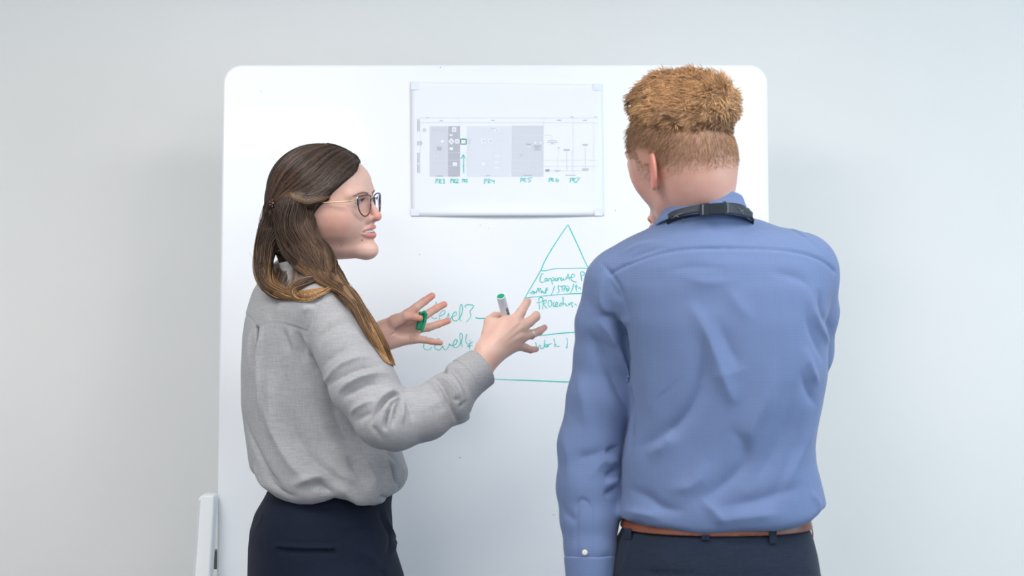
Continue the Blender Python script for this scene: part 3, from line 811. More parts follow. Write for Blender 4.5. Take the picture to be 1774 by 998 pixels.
LB = loft_rows([(450, 492, 560, .052), (468, 472, 578, .085), (482, 456, 592, .12), (500, 438, 606, .145), (520, 429, 625, .160), (540, 423, 640, .165), (580, 419, 655, .163), (640, 418, 665, .150),
                (700, 421, 672, .142), (750, 427, 682, .142), (785, 431, 697, .15), (815, 435, 706, .155), (838, 438, 707, .158), (855, 447, 700, .158), (870, 452, 692, .152), (895, 470, 680, .14)], DW, TH)
HEM = np.array([(430, 838), (440, 845), (455, 858), (472, 868), (490, 873), (515, 876), (540, 874), (562, 868), (580, 861), (600, 866), (625, 876), (645, 881), (660, 878), (672, 868), (690, 862), (706, 845)], float)
hem_x = (HEM[:, 0] - 887) * 2.99 / F; hem_z = CAMZ + (499 - HEM[:, 1]) * 2.99 / F

arm_n = [W(570, 545, 2.985), W(600, 600, 2.945), W(632, 670, 2.91), W(667, 722, 2.885), W(685, 729, 2.885), W(735, 716, 2.90), W(772, 692, 2.92), W(801, 661, 2.94), W(833, 638, 2.955)]
arm_r = [.058, .0585, .0600, .0560, .0515, .0480, .045, .0375, .0335]
arm_f = [W(500, 545, 3.26), W(545, 640, 3.33), W(600, 722, 3.30), W(628, 650, 3.26), W(640, 618, 3.235)]
arm_fr = [.058, .054, .048, .040, .034]

def blouse_sdf(P):
    d = loft(P, LB, DW, BU, BV, 2.15)
    hz = np.interp(P[:, 0], hem_x, hem_z)
    d = smax(d, (hz - P[:, 2]) * 0.8, 0.022)
    # shoulder lines
    d = smin(d, rcone(P, W(520, 500, 3.10), W(570, 535, 2.985), .045, .052), 0.05)
    d = smin(d, rcone(P, W(510, 500, 3.14), W(500, 535, 3.26), .045, .052), 0.05)
    arm = chain(P, arm_n, arm_r, 0.012)
    # sagging sleeve bag below the turned cuff
    arm = smin(arm, rcone(P, W(775, 702, 2.925), W(792, 706, 2.935), .026, .020), 0.02)
    # open cuff end
    e = W(845, 628, 2.955); ax = e - W(801, 661, 2.94); ax /= np.linalg.norm(ax)
    arm = smax(arm, (P - W(835, 636, 2.955)) @ ax, 0.004)
    d = smin(d, arm, 0.013)
    fa = chain(P, arm_f, arm_fr, 0.012)
    d = smin(d, fa, 0.02)
    # stand collar round the neck
    q = (P - W(527, 470, 3.10))
    q = np.stack([q[:, 0] * 0.97 + q[:, 2] * 0.15, q[:, 1], q[:, 2] - 0.18 * q[:, 0]], 1)
    ring = np.hypot(np.hypot(q[:, 0], q[:, 1]) - 0.058, np.maximum(np.abs(q[:, 2]) - 0.018, 0)) - 0.0055
    d = smin(d, ring, 0.008)
    return d

PLEAT, _ = raycast(blouse_sdf, [(446.5, 570), (446, 590), (443.5, 620), (442, 660), (441, 700)])
blouse_base = blouse_sdf
def blouse_sdf(P):
    d = blouse_base(P)
    near = np.linalg.norm(P - PLEAT[1], axis=1) < 0.22
    if near.any():
        Q = P[near]; c = None
        for k_, dep in enumerate((-.002, .005, .012)):
            e = chain(Q, [p + np.array([dep * .35, dep, 0]) for p in PLEAT], np.array([.0072, .0062, .0040, .0022, .0004]) * (1 - .2 * k_))
            c = e if c is None else np.minimum(c, e)
        d[near] = smax(d[near], -c, .002)
    return d
bv, bq = polygonise(blouse_sdf, (-0.56, -0.75, 0.93), (0.02, 0.06, 1.50), 0.0026)
S_W = [
    # armhole seam and yoke seam, centre pleat
    ([(612, 512), (590, 512), (570, 513), (555, 524), (545, 545), (538, 560), (531, 574)], -2.2, 2.6, False),
    ([(531, 574), (500, 563), (480, 559), (462, 562), (452, 566)], -2.0, 2.4, False), ([(531, 571), (500, 560), (480, 556), (462, 559)], 1.2, 2.4, False),
    ([(424, 545), (436, 553), (446, 566)], -2.0, 2.4, False),
    ([(455, 568), (453, 590), (449, 620), (449, 680), (452, 730)], 5, 7), ([(437, 570), (434, 600), (431, 650)], 4, 6),
    # shoulder / yoke softness
    ([(485, 510), (475, 535), (467, 556)], -2.5, 7), ([(530, 528), (548, 520), (562, 508)], -3, 7), ([(520, 540), (545, 530)], 2, 6),
    # sleeve folds
    ([(549, 600), (560, 581), (584, 563), (611, 558), (633, 566)], -3, 8), ([(552, 585), (572, 560), (598, 545), (620, 545)], 1.8, 8),
    ([(558, 663), (572, 653), (589, 636), (606, 627), (625, 621), (657, 619)], 6, 5.5), ([(562, 674), (590, 655), (616, 641), (640, 635), (666, 634)], -5, 6), ([(556, 640), (580, 616), (605, 603)], -2.5, 8),
    ([(585, 680), (600, 667), (620, 656), (649, 648), (676, 649)], 5.5, 5.5), ([(590, 692), (612, 680), (640, 667), (672, 664)], -4, 7), ([(605, 720), (616, 708), (634, 698), (652, 692)], 4, 5.5), ([(612, 732), (630, 722), (648, 712)], -3, 6),
    ([(615, 590), (625, 615), (640, 650), (662, 688), (672, 700)], -0.7, 2.0, False),
    # elbow creases
    ([(700, 686), (686, 682), (670, 690), (652, 713), (638, 743)], -9, 3.2), ([(697, 683), (680, 678), (662, 688), (645, 708)], 4, 4.5),
    ([(700, 688), (679, 700), (668, 733), (667, 748)], -8, 3.0), ([(692, 686), (678, 700), (668, 716)], 3.5, 4), ([(698, 690), (687, 706), (679, 743)], -7.5, 3.0), ([(699, 692), (698, 712), (696, 735)], 3.5, 4.5), ([(700, 690), (710, 708), (716, 730)], -3, 5), ([(640, 738), (652, 748), (665, 768)], -2, 6),
    # forearm
    ([(725, 712), (755, 700), (775, 685)], 1.2, 6), ([(742, 664), (760, 690), (762, 715)], -2, 10),
    # bunching before the turned cuff
    ([(752, 655), (768, 672), (782, 700), (790, 722), (795, 735)], -6.5, 4.0), ([(747, 659), (760, 678), (772, 705)], 3.5, 5), ([(756, 652), (775, 662), (790, 682), (802, 705)], 5.5, 5),
    ([(765, 645), (768, 640), (778, 650)], -5, 3.5), ([(776, 638), (790, 650), (802, 668), (812, 690)], -4.0, 2.6), ([(780, 636), (794, 648), (806, 668), (815, 688)], -3.5, 2.4), ([(770, 640), (784, 654), (797, 675), (806, 698)], 3.5, 3.6),
    ([(792, 705), (802, 700), (810, 694)], -3, 3), ([(785, 690), (796, 695)], -2.5, 3), ([(785, 738), (800, 734), (815, 715)], 3, 5),
    # back folds
    ([(502, 566), (505, 590), (512, 620)], 2.5, 6), ([(490, 566), (497, 592), (508, 612)], -2.5, 6), ([(520, 575), (535, 600), (545, 640)], 3, 8), ([(512, 572), (525, 598), (528, 630)], -2.5, 7),
    ([(465, 640), (470, 700), (480, 760)], 4, 16), ([(490, 620), (500, 700), (520, 780)], -3.5, 16),
    ([(480, 690), (505, 745), (540, 795), (575, 825), (600, 840)], -5, 13), ([(450, 680), (475, 750), (510, 810), (550, 840)], 5, 13), ([(419, 700), (430, 750), (447, 785), (465, 820), (490, 845)], -5, 7), ([(540, 690), (570, 760), (610, 820)], 3.5, 14), ([(560, 650), (590, 740), (630, 800)], -3.5, 13),
    # low drape above the waist
    ([(448, 795), (465, 830), (490, 855), (520, 862)], -4, 9), ([(440, 800), (450, 830), (470, 855)], 3, 9), ([(500, 845), (530, 832), (556, 825), (580, 842)], 6, 9), ([(540, 848), (553, 838), (565, 848), (580, 858)], -6, 6), ([(575, 838), (595, 850), (620, 868), (645, 875)], 5, 8),
    ([(555, 790), (585, 820), (620, 838)], 4, 9), ([(600, 790), (618, 815), (640, 845)], -3.5, 9), ([(628, 780), (645, 820), (655, 855)], 4, 9), ([(672, 790), (680, 815), (690, 840), (697, 858)], -6, 5), ([(668, 785), (672, 810), (678, 840)], 4, 7), ([(700, 805), (698, 825), (692, 845)], 3, 7), ([(655, 860), (670, 864), (690, 858)], -4, 5),
    ([(620, 770), (640, 800), (650, 830)], -3, 8), ([(665, 775), (690, 800)], -3, 6),
]
bv = waves(bv, bq, 0.0012, 38, 3)
bv = folds(bv, bq, blouse_sdf, [(a[0], a[1] * (0.85 if len(a) > 3 else 1.75)) + tuple(a[2:]) for a in S_W])
blouse_m = cloth_material('grey_linen_blouse', srgb(156, 155, 158), srgb(172, 171, 174), 620, 0.3, sheen=0.12)
blouse = make_mesh('blouse', bv, bq, blouse_m, woman)

# turned-back cuff: a separate slightly wider band
def band(name, c0, c1, r0, r1, mat, parent, th=0.0025, inner=0.9, axis_cut=0.0, h=0.0022, bump=0.0):
    ax = c1 - c0; L = np.linalg.norm(ax); ax = ax / L
    def f(P):
        t = (P - c0) @ ax; r = np.linalg.norm(P - c0 - t[:, None] * ax, axis=1)
        R = np.interp(t, [0, L], [r0, r1])
        return smax(np.abs(r - R) - th, np.abs(t - L / 2) - L / 2, 0.002)
    lo, hi = bounds([c0, c1], max(r0, r1) + 0.012)
    v, q = polygonise(f, lo, hi, h)
    return make_mesh(name, v, q, mat, parent)
band('cuff', W(806, 656, 2.942), W(835.5, 635.5, 2.957), .0378, .0352, blouse_m, blouse)
band('cuff', W(630, 640, 3.25), W(641, 612, 3.235), .037, .035, blouse_m, blouse)

# --- trousers
LT = loft_rows([(828, 472, 680, .116), (845, 468, 680, .120), (862, 460, 677, .128), (875, 452, 676, .134), (890, 443, 677, .142), (920, 434, 679, .152), (950, 431, 684, .160), (998, 430, 699, .168), (1050, 436, 700, .170), (1100, 445, 695, .168), (1160, 455, 690, .16)], DW, TH)
hipc = np.array([W(560, 499, DW)[0], DW - 3.5, 0.0])
def leg_pts(side):
    o = BV * 0.085 * side
    return [hipc + o + np.array([0.0, 0, 0.80]), hipc + o * 1.0 + BU * 0.02 + np.array([0, 0, 0.50]), hipc + o * 1.1 + np.array([0, 0, 0.30]), hipc + o * 1.1 - BU * 0.02 + np.array([0, 0, 0.10])]
def trousers_sdf(P):
    d = loft(P, LT, DW, BU, BV, 2.2)
    d = smax(d, P[:, 2] - (CAMZ + (499 - 834) * DW / F), 0.01)
    d = smax(d, (CAMZ + (499 - 1110) * DW / F) - P[:, 2], 0.05)
    for sgn in (1, -1):
        d = smin(d, chain(P, leg_pts(sgn), [.094, .066, .060, .052], 0.01), 0.04)
    return smax(d, 0.085 - P[:, 2], 0.004)
tv, tq = polygonise(trousers_sdf, (-0.62, -0.66, 0.05), (-0.10, -0.10, 1.06), 0.005)
tv = folds(tv, tq, trousers_sdf, [
    ([(480, 944), (520, 948), (578, 948)], 2.2, 4.5, False), ([(480, 938), (520, 942), (578, 943)], -2.2, 3, False), ([(480, 953), (520, 957), (578, 957)], -2.5, 3.2, False),
    ([(635, 885), (640, 930), (643, 950)], -1.6, 4), ([(655, 880), (662, 900), (676, 930), (672, 960), (660, 980)], -5, 5), ([(665, 878), (672, 905), (684, 935), (680, 955), (664, 975)], 5, 5),
    ([(590, 925), (620, 918), (645, 912)], -2, 6), ([(600, 950), (640, 965), (655, 978)], 2.5, 8), ([(450, 885), (452, 900), (438, 920)], 2, 6), ([(660, 985), (665, 998), (668, 1020)], -4, 6)])
navy_m = cloth_material('navy_trouser_cloth', srgb(9, 17, 36), srgb(15, 25, 47), 900, 0.3, sheen=0.02, rough=0.8)
trou = make_mesh('trousers', tv, tq, navy_m, woman)
welt = np.array([raycast(trousers_sdf, [(x, y)])[0][0] for x, y in spline([(481, 944.5), (505, 947), (540, 948.5), (578, 948.5)], 16)])
wv, wq = tubes(welt[None] + np.array([0, -0.0008, 0]), np.full((1, 16), 0.0042), 8)
make_mesh('pocket_welt', wv, wq, navy_m, trou)
shoe_m = material('black_shoe_leather', srgb(24, 24, 27), 0.4)
def shoe(c, fwd, parent, s=1.0):
    f = np.array([fwd[0], fwd[1], 0.0]); f /= np.linalg.norm(f)
    def g(P):
        d = chain(P, [c - f * 0.05 + np.array([0, 0, .035]), c + f * 0.04 + np.array([0, 0, .034]), c + f * 0.15 * s + np.array([0, 0, .026])], [.036, .037, .026], 0.01)
        d = smin(d, rcone(P, c + np.array([0, 0, .05]), c + np.array([0, 0, .10]), .036, .040), 0.02)
        d = smax(d, P[:, 2] - 0.11, 0.004)
        return smax(d, 0.001 - P[:, 2], 0.004)
    v, q = polygonise(g, c + np.array([-.22, -.22, -.01]), c + np.array([.22, .22, .13]), 0.005)
    return make_mesh('shoe', v, q, shoe_m, parent)
for sgn in (1, -1):
    c = leg_pts(sgn)[-1].copy(); c[2] = 0; shoe(c, BU, woman, 0.95)

# --- hands
nh = dict(
    palm=[(W(828, 642, 2.955), W(846, 614, 2.965), .0265, .0245), (W(846, 614, 2.965), W(890, 560, 2.975), .0215, .0125), (W(846, 612, 2.965), W(902, 567, 2.975), .020, .012),
          (W(848, 612, 2.965), W(903, 582, 2.978), .020, .0115), (W(850, 611, 2.965), W(896, 598, 2.982), .019, .0105), (W(845, 602, 2.975), W(856, 566, 2.985), .0195, .0165), (W(866, 585, 2.97), W(878, 562, 2.975), .0200, .0165)],
    fingers=[([W(892, 556, 2.975), W(902.5, 541, 2.985), W(912, 525, 3.012), W(914.5, 522, 3.022)], [.0108, .0092, .0074, .0066]),
             ([W(903, 567, 2.975), W(917, 558, 2.985), W(928, 549, 2.995), W(929, 546, 3.012)], [.0108, .0094, .0086, .0078]),
             ([W(905, 583, 2.978), W(920, 579.5, 2.988), W(934, 574, 3.003), W(943.5, 567.5, 3.018)], [.0102, .0084, .0076, .0056]),
             ([W(897, 598, 2.982), W(911, 603, 2.995), W(919, 606, 3.004), W(929, 605, 3.017)], [.0094, .0076, .0068, .0054]),
             ([W(850, 578, 2.985), W(850, 558, 2.995), W(858, 550, 3.005), W(872, 548, 3.015)], [.0165, .0128, .0105, .0085])])
fh = dict(
    palm=[(W(652, 588, 3.235), W(668, 582, 3.235), .0255, .0245), (W(664, 574, 3.235), W(706, 546, 3.235), .0200, .0115), (W(666, 580, 3.235), W(720, 553, 3.24), .0215, .012), (W(668, 582, 3.235), W(722, 568, 3.24), .0215, .0115),
          (W(668, 590, 3.235), W(715, 586, 3.235), .0190, .0110), (W(662, 574, 3.225), W(692, 554, 3.212), .0190, .0125)],
    fingers=[([W(708, 544, 3.235), W(721, 532.5, 3.235), W(736, 521.5, 3.24), W(748.5, 512.5, 3.245)], [.0105, .0088, .0080, .0068]),
             ([W(721, 554, 3.24), W(738, 545.5, 3.245), W(755, 535, 3.252), W(769.5, 527.5, 3.258)], [.0105, .0086, .0078, .0066]),
             ([W(723, 569, 3.24), W(742, 567.5, 3.245), W(760, 561.5, 3.25), W(776.5, 556, 3.256)], [.0102, .0082, .0075, .0062]),
             ([W(714, 587, 3.235), W(731, 588.5, 3.235), W(747, 591.5, 3.238), W(763, 594, 3.242)], [.0096, .0072, .0064, .0054]),
             ([W(684, 557, 3.212), W(703, 548.5, 3.203), W(717, 549.5, 3.200), W(727, 551.5, 3.202)], [.0140, .0098, .0082, .0068])])
parts = []; cols = []
skinw = srgb(228, 190, 174)
def near_hand(P):
    d = hand_sdf(P, **nh)
    for a, b in ((W(852, 600, 2.945), W(897, 560, 2.964)), (W(856, 603, 2.947), W(903, 567, 2.965)), (W(858, 606, 2.948), W(903, 582, 2.967)), (W(858, 610, 2.952), W(897, 597, 2.972))):
        d = smin(d, rcone(P, a, b, .0015, .0025), 0.006)     # tendons over the back of the hand
    return d
def far_hand(P):
    d = hand_sdf(P, **fh)
    d = smax(d, -ell(P, W(702, 571, 3.215), (.020, .010, .013)), 0.010)
    for pl in ([(676, 560, 3.214), (690, 570, 3.213), (700, 562, 3.214)], [(667, 583, 3.21), (685, 577, 3.211), (698, 566, 3.213)], [(709, 590, 3.222), (708, 577, 3.222), (712, 562, 3.222)]):
        d = smax(d, -chain(P, [W(*p) for p in pl], [.0008, .0014, .0008]), 0.003)
    return d
for fn, H, tip in ((near_hand, nh, 0), (far_hand, fh, 1)):
    pts = [p for a, b, _, _ in H['palm'] for p in (a, b)] + [p for f_, _ in H['fingers'] for p in f_]
    lo, hi = bounds(pts, 0.03)
    v, q = polygonise(fn, lo, hi, 0.0013)
    c = np.tile(np.array(skinw[:3]), (len(v), 1))
    tips = np.min([np.linalg.norm(v - f_[-1], axis=1) for f_, _ in H['fingers']], axis=0)
    m = (np.exp(-(tips / 0.022) ** 2) * (0.6 if tip else 0.35))[:, None]
    c = c * (1 - m) + np.array(srgb(222, 130, 108)[:3]) * m
    kn = np.min([np.linalg.norm(v - f_[0], axis=1) for f_, _ in H['fingers']], axis=0)
    m = (np.exp(-(kn / 0.010) ** 2) * 0.35)[:, None]
    c = c * (1 - m) + np.array(srgb(222, 150, 130)[:3]) * m
    if tip: c *= np.array([0.98, 0.93, 0.92])
    parts.append((v, q)); cols.append(c)
# head and neck
nk0 = HW_.wor((-.014, 0, -.055)); nk1 = W(520, 500, 3.12)
def head_w(P):
    d = head_sdf(HW_.loc(P)) * HW_.s
    nk = rcone(P, nk0, nk1, .050, .056)
    return smin(d, nk, 0.018)
v, q = polygonise(head_w, HW_.o + np.array([-.16, -.16, -.2]), HW_.o + np.array([.16, .16, .125]), 0.0014)
parts.append((v, q)); cols.append(skin_color(HW_.loc(v), srgb(220, 181, 166)))
# the body under the clothes
def body_w(P):
    d = loft(P, LB, DW, BU, BV) + 0.03
    d = smin(d, loft(P, LT, DW, BU, BV) + 0.022, 0.01)
    d = smax(d, (CAMZ + (499 - 1110) * DW / F) - P[:, 2], 0.05)
    d = smin(d, chain(P, arm_n, [.04, .038, .036, .034, .03, .029, .028, .025, .0245], 0.01), 0.02)
    d = smin(d, chain(P, arm_f, [.04, .038, .033, .028, .025], 0.01), 0.02)
    d = smin(d, rcone(P, W(641, 615, 3.235), W(655, 587, 3.235), .026, .0255), 0.01)
    for sgn in (1, -1):
        lp = leg_pts(sgn); lp[-1] = lp[-1] + np.array([0, 0, -0.04])
        d = smin(d, chain(P, lp, [.082, .052, .048, .034], 0.01), 0.03)
    return smin(d, rcone(P, nk0, nk1, .049, .056), 0.02)
v, q = polygonise(body_w, (-0.60, -0.72, 0.03), (0.0, 0.03, 1.45), 0.008)
parts.append((v, q)); cols.append(np.tile(np.array(skinw[:3]), (len(v), 1)))
v, q = join(parts)
make_mesh('body', v, q, skin_m, woman, col=np.vstack(cols))

# eyes, teeth, eyebrows, mole
eye_m = strand_material('eye', 0.08)
for s_ in (-1, 1):
    c = HW_.wor((.0815, .0315 * s_, 0))
    v, q = polygonise(lambda P: np.linalg.norm(P - c, axis=1) - 0.0121, c - 0.016, c + 0.016, 0.0009)
    L = (HW_.loc(v) - np.array([.0815, .0315 * s_, 0])) / 0.0121
    g = np.array([0.96, 0.22, -0.05]); g /= np.linalg.norm(g)
    an = np.degrees(np.arccos(np.clip(L @ g / np.linalg.norm(L, axis=1), -1, 1)))
    col = np.tile(np.array([0.75, 0.70, 0.68]), (len(v), 1)); col[an < 28] = srgb(84, 72, 54)[:3]; col[an < 13] = (0.01, 0.01, 0.01)
    make_mesh('eye', v, q, eye_m, woman, col=col)
    # lashes
    N = 26; M = 5; P = np.zeros((N, M, 3))
    for i in range(N):
        u = i / (N - 1); yy = .0315 + (u - 0.5) * .026
        zz = .0048 * math.sqrt(max(0, 1 - (2 * u - 1) ** 2)); xx = .0815 + .0150 * math.sqrt(max(0.05, 1 - ((yy - .0315) / .0165) ** 2))
        for j in range(M):
            t = j / (M - 1); P[i, j] = HW_.wor((xx + .0065 * t, s_ * (yy + (u - .45) * .006 * t), zz + .001 + .0045 * t * t))
    v, q = tubes(P, np.tile(np.linspace(.0003, .0001, M), (N, 1)))
    make_mesh('eyelash', v, q, eye_m, woman, col=np.tile([.015, .01, .01], (len(v), 1)))
    rr = np.random.RandomState(5); N = 170; P = np.zeros((N, 4, 3))
    for i in range(N):
        u = rr.rand(); p0 = np.array([.0985 - .0225 * u ** 1.5, .009 + .033 * u, .0170 + .0045 * math.sin(u * 2.6) - .0045 * u * u + np.clip(rr.normal(), -1.5, 1.5) * .0011 * (1 - .6 * u)])
        dr = np.array([-.002, .0045, .0004 * (1 - 2 * u)]) * (0.8 + .5 * rr.rand())
        for j in range(4): P[i, j] = HW_.wor((p0 + dr * j / 3) * np.array([1, s_, 1]))
    # lay the brow hairs on the skin
    P = brow_settle(P, HW_, False)
    v, q = tubes(P, np.tile(np.array([.00030, .00030, .00025, .0001]), (N, 1)))
    make_mesh('eyebrow', v, q, eye_m, woman, col=np.tile(srgb(134, 104, 88)[:3], (len(v), 1)))
teeth_m = material('teeth', srgb(226, 216, 206), 0.25)
def teeth(P):
    L = HW_.loc(P); x, y, z = L.T
    r = np.abs((np.hypot((x - .072) / 1.0, y * 1.25) - .0290)) - .0025
    d = smax(r, np.abs(z + .0530) - .0048, 0.001)
    ang = np.arctan2(y * 1.25, x - .072); return smax(d, -x + 0.075, 0.001) + 0.0006 * np.exp(-((np.mod(ang + 0.13, 0.26) - 0.13) / 0.018) ** 2)
v, q = polygonise(teeth, HW_.wor((.09, 0, -.0525)) - 0.035, HW_.wor((.09, 0, -.0525)) + 0.035, 0.0011)
make_mesh('teeth', v, q, teeth_m, woman)
mole_m = material('mole_brown', srgb(92, 50, 40), 0.5)
for px, py, r in ((627, 416, .0013), (591, 426, .0009)):
    p = raycast(head_w, [(px, py)], 2.8)[0][0]
    v, q = polygonise(lambda P: np.linalg.norm(P - p, axis=1) - r, p - 0.003, p + 0.003, 0.0005)
    make_mesh('mole', v, q, mole_m, woman)

# --- glasses
gl_m = material('navy_plum_frame', srgb(52, 42, 66), 0.25)
gl2_m = material('burgundy_frame', srgb(96, 44, 62), 0.25)
gold_m = material('pale_gold_metal', srgb(214, 188, 150), 0.3, Metallic=0.7)
silver_m = material('silver_metal', srgb(215, 215, 220), 0.2, Metallic=1.0)
lens_m = material('lens_glass', (1, 1, 1, 1), 0.0, Transmission_Weight=1.0, IOR=1.03)
glasses = make_mesh('glasses', *tubes(np.array([[HW_.wor(p) for p in spline([(.1060, -.009, .0085), (.1085, -.003, .011), (.1085, .003, .011), (.1060, .009, .0085)], 12)]]), np.full((1, 12), .0011), 8), gold_m, woman)
glasses['label'] = 'round-cornered plum and burgundy glasses with pale gold temples'
for s_ in (-1, 1):
    ctl = [(.0085, .003), (.0075, .0105), (.018, .0150), (.036, .0150), (.0495, .0125), (.0515, .004), (.048, -.012), (.038, -.0225), (.025, -.0235), (.013, -.015)]
    n = 48
    cl = np.array(ctl + ctl[:3]); sp = spline(cl, 4 * n)[: ]
    k = int(4 * n * 10 / 12); loop = sp[:k][:: max(1, k // n)]
    P3 = np.array([HW_.wor((.1065 - .0085 * ((y - .01) / .045) ** 2 + .10 * z * 0.25, s_ * y, z)) for y, z in loop])
    closed = np.vstack([P3, P3[:2]])
    v, q = tubes(closed[None], np.full((1, len(closed)), .00125), 8)
    o = make_mesh('rim', v, q, gl_m, glasses)
    o.data.materials.append(gl2_m)
    zc = np.array([HW_.loc(v[f_[0]][None])[0, 2] for f_ in q])
    o.data.polygons.foreach_set('material_index', (zc < -0.004).astype(np.int32)); o.data.update()
    cen = P3.mean(0); nn = HW_.R[:, 0] * 0.0006
    m_ = len(P3); V = list(P3 + nn) + [cen + nn] + list(P3 - nn) + [cen - nn]
    Fa = [(i, (i + 1) % m_, m_) for i in range(m_)] + [((i + 1) % m_ + m_ + 1, i + m_ + 1, 2 * m_ + 1) for i in range(m_)] + [(i, i + m_ + 1, (i + 1) % m_ + m_ + 1, (i + 1) % m_) for i in range(m_)]
    make_mesh('lens', V, Fa, lens_m, glasses)
    tp = np.array([HW_.wor((x, s_ * y, z)) for x, y, z in spline([(.0975, .0510, .0095), (.0955, .0590, .0085), (.090, .0680, .0070), (.06, .0745, .0060), (.01, .0800, .0055), (-.005, .0800, .000), (-.02, .0790, -.014)], 20)])
    rr_ = np.interp(np.linspace(0, 1, 20), [0, .25, 1], [.0021, .0016, .0009])
    v, q = tubes(tp[None], rr_[None], 8); make_mesh('temple', v, q, gold_m, glasses)
    hp = np.array([HW_.wor((x, s_ * y, z)) for x, y, z in spline([(.1005, .046, .0140), (.0985, .0510, .012), (.0975, .0530, .006), (.0975, .0520, -.004)], 10)])
    v, q = tubes(hp[None], np.full((1, 10), .0012), 6); make_mesh('rim_trim', v, q, silver_m, glasses)
    npd = np.array([HW_.wor((x, s_ * y, z)) for x, y, z in [(.107, .010, .001), (.104, .0085, -.006)]])
    v, q = tubes(spline(npd, 4)[None], np.full((1, 4), .0012), 6); make_mesh('nose_pad', v, q, silver_m, glasses)

# --- ring on her ring finger
rp = W(920.5, 579.5, 2.988); rax = W(934, 574, 3.003) - W(905, 583, 2.978); rax /= np.linalg.norm(rax)
def ring_sdf(P):
    q = P - rp; t = q @ rax; r = np.linalg.norm(q - t[:, None] * rax, axis=1)
    ang = np.arctan2(q[:, 2], q[:, 0])
    w1 = np.hypot(r - .0091, (t - .0009 * np.sin(ang * 4)) ) - .0008
    w2 = np.hypot(r - .0091, (t + .0009 * np.sin(ang * 4)) ) - .0008
    return smin(np.minimum(w1, w2), np.linalg.norm(P - (rp + np.array([0.001, -.0098, .0015])), axis=1) - .0016, .0006)
v, q = polygonise(ring_sdf, rp - 0.014, rp + 0.014, 0.0005)
make_mesh('ring', v, q, silver_m, woman)

# --- the marker and its cap
mk = thing('marker_pen', 'white whiteboard marker with green end held in her near hand', 'marker', tuple(W(878, 556, 3.0)))
mt = W(867.5, 513, 2.962); mb = W(879, 557, 3.000); ax = mb - mt; ax /= np.linalg.norm(ax); mend = mt + ax * 0.118
pen_m = material('white_marker_barrel', srgb(226, 227, 236), 0.35); green_m = material('green_plastic', srgb(10, 160, 118), 0.4); lab_m = material('dark_green_print', srgb(60, 110, 108), 0.5)
dark_m = material('black_print', srgb(40, 46, 52), 0.5)
def cyl(a, b, r, h=0.0011, k=0.0012, name='barrel', mat=None, par=None):
    a = np.asarray(a); b = np.asarray(b); L = np.linalg.norm(b - a); u = (b - a) / L
    def f(P):
        t = (P - a) @ u; rr = np.linalg.norm(P - a - t[:, None] * u, axis=1)
        return smax(rr - r, np.abs(t - L / 2) - L / 2, k)
    lo, hi = bounds([a, b], r + 0.004)
    v, q = polygonise(f, lo, hi, h); return make_mesh(name, v, q, mat, par)
cyl(mt, mend, .0082, 0.0008, name='barrel', mat=pen_m, par=mk)
cyl(mt - ax * 0.0004, mt + ax * 0.003, .0070, 0.0005, 0.0006, name='end_plug', mat=green_m, par=mk)
cyl(mend - ax * .001, mend + ax * .010, .0035, name='nib', mat=green_m, par=mk)
ref = np.cross(ax, (0, 1, 0)); ref /= np.linalg.norm(ref); rf2 = np.cross(ax, ref)
side = ref if ref[0] > 0 else -ref; cam_side = rf2 if rf2[1] < 0 else -rf2
def label_patch(t0, t1, a0, a1, mat, name):
    vv = []; n = 8
    for t in (t0, t1):
        for i in range(n + 1):
            a = math.radians(a0 + (a1 - a0) * i / n); vv.append(mt + ax * t + .00835 * (math.cos(a) * cam_side + math.sin(a) * side))
    return make_mesh(name, vv, [(i, i + 1, i + n + 2, i + n + 1) for i in range(n)], mat, mk)
label_patch(.026, .040, 22, 62, lab_m, 'printed_label'); label_patch(.040, .054, 28, 66, dark_m, 'printed_label')
for k in range(4): label_patch(.028 + k * .0065, .0295 + k * .0065, 30, 52, pen_m, 'printed_lettering')

cap = thing('marker_cap', 'green marker top with ribs and clip pinched by her far hand', 'pen top', tuple(W(729, 556, 3.21)))  # the marker's cap, held apart from the pen
ct = W(732, 541, 3.213); cb = W(726.5, 572, 3.208); cu = (cb - ct) / np.linalg.norm(cb - ct); cL = np.linalg.norm(cb - ct)
cx_ = np.array([1.0, 0, 0]) - cu * cu[0]; cx_ /= np.linalg.norm(cx_); cy_ = np.cross(cu, cx_)
capg = material('green_cap_plastic', srgb(0, 128, 92), 0.35); capl = material('green_cap_clip', srgb(6, 146, 106), 0.35)
def cap_sdf(P):
    q = P - ct; t = q @ cu; a = q @ cx_; b = q @ cy_; r = np.hypot(a, b); an = np.arctan2(b, a)
    return smax(r - (.0078 - .0006 * (np.cos(an * 16) > 0) * (t > .012)), np.abs(t - cL / 2) - cL / 2, 0.0015)
v, q = polygonise(cap_sdf, *bounds([ct, cb], .014), 0.0006); make_mesh('cap_body', v, q, capg, cap)
cpts = [ct + cu * .003 - cx_ * .003 - np.array([0, .008, 0]), ct - cu * .001 + cx_ * .004 - np.array([0, .0085, 0]), ct + cu * .003 + cx_ * .0078 - np.array([0, .007, 0]), ct + cu * .016 + cx_ * .0082 - np.array([0, .0055, 0]), cb + cx_ * .0062 - np.array([0, .0055, 0])]
v, q = polygonise(lambda P: chain(P, cpts, [.0026, .003, .0032, .003, .0026], .002), *bounds(cpts, .008), 0.0007); make_mesh('clip', v, q, capl, cap)

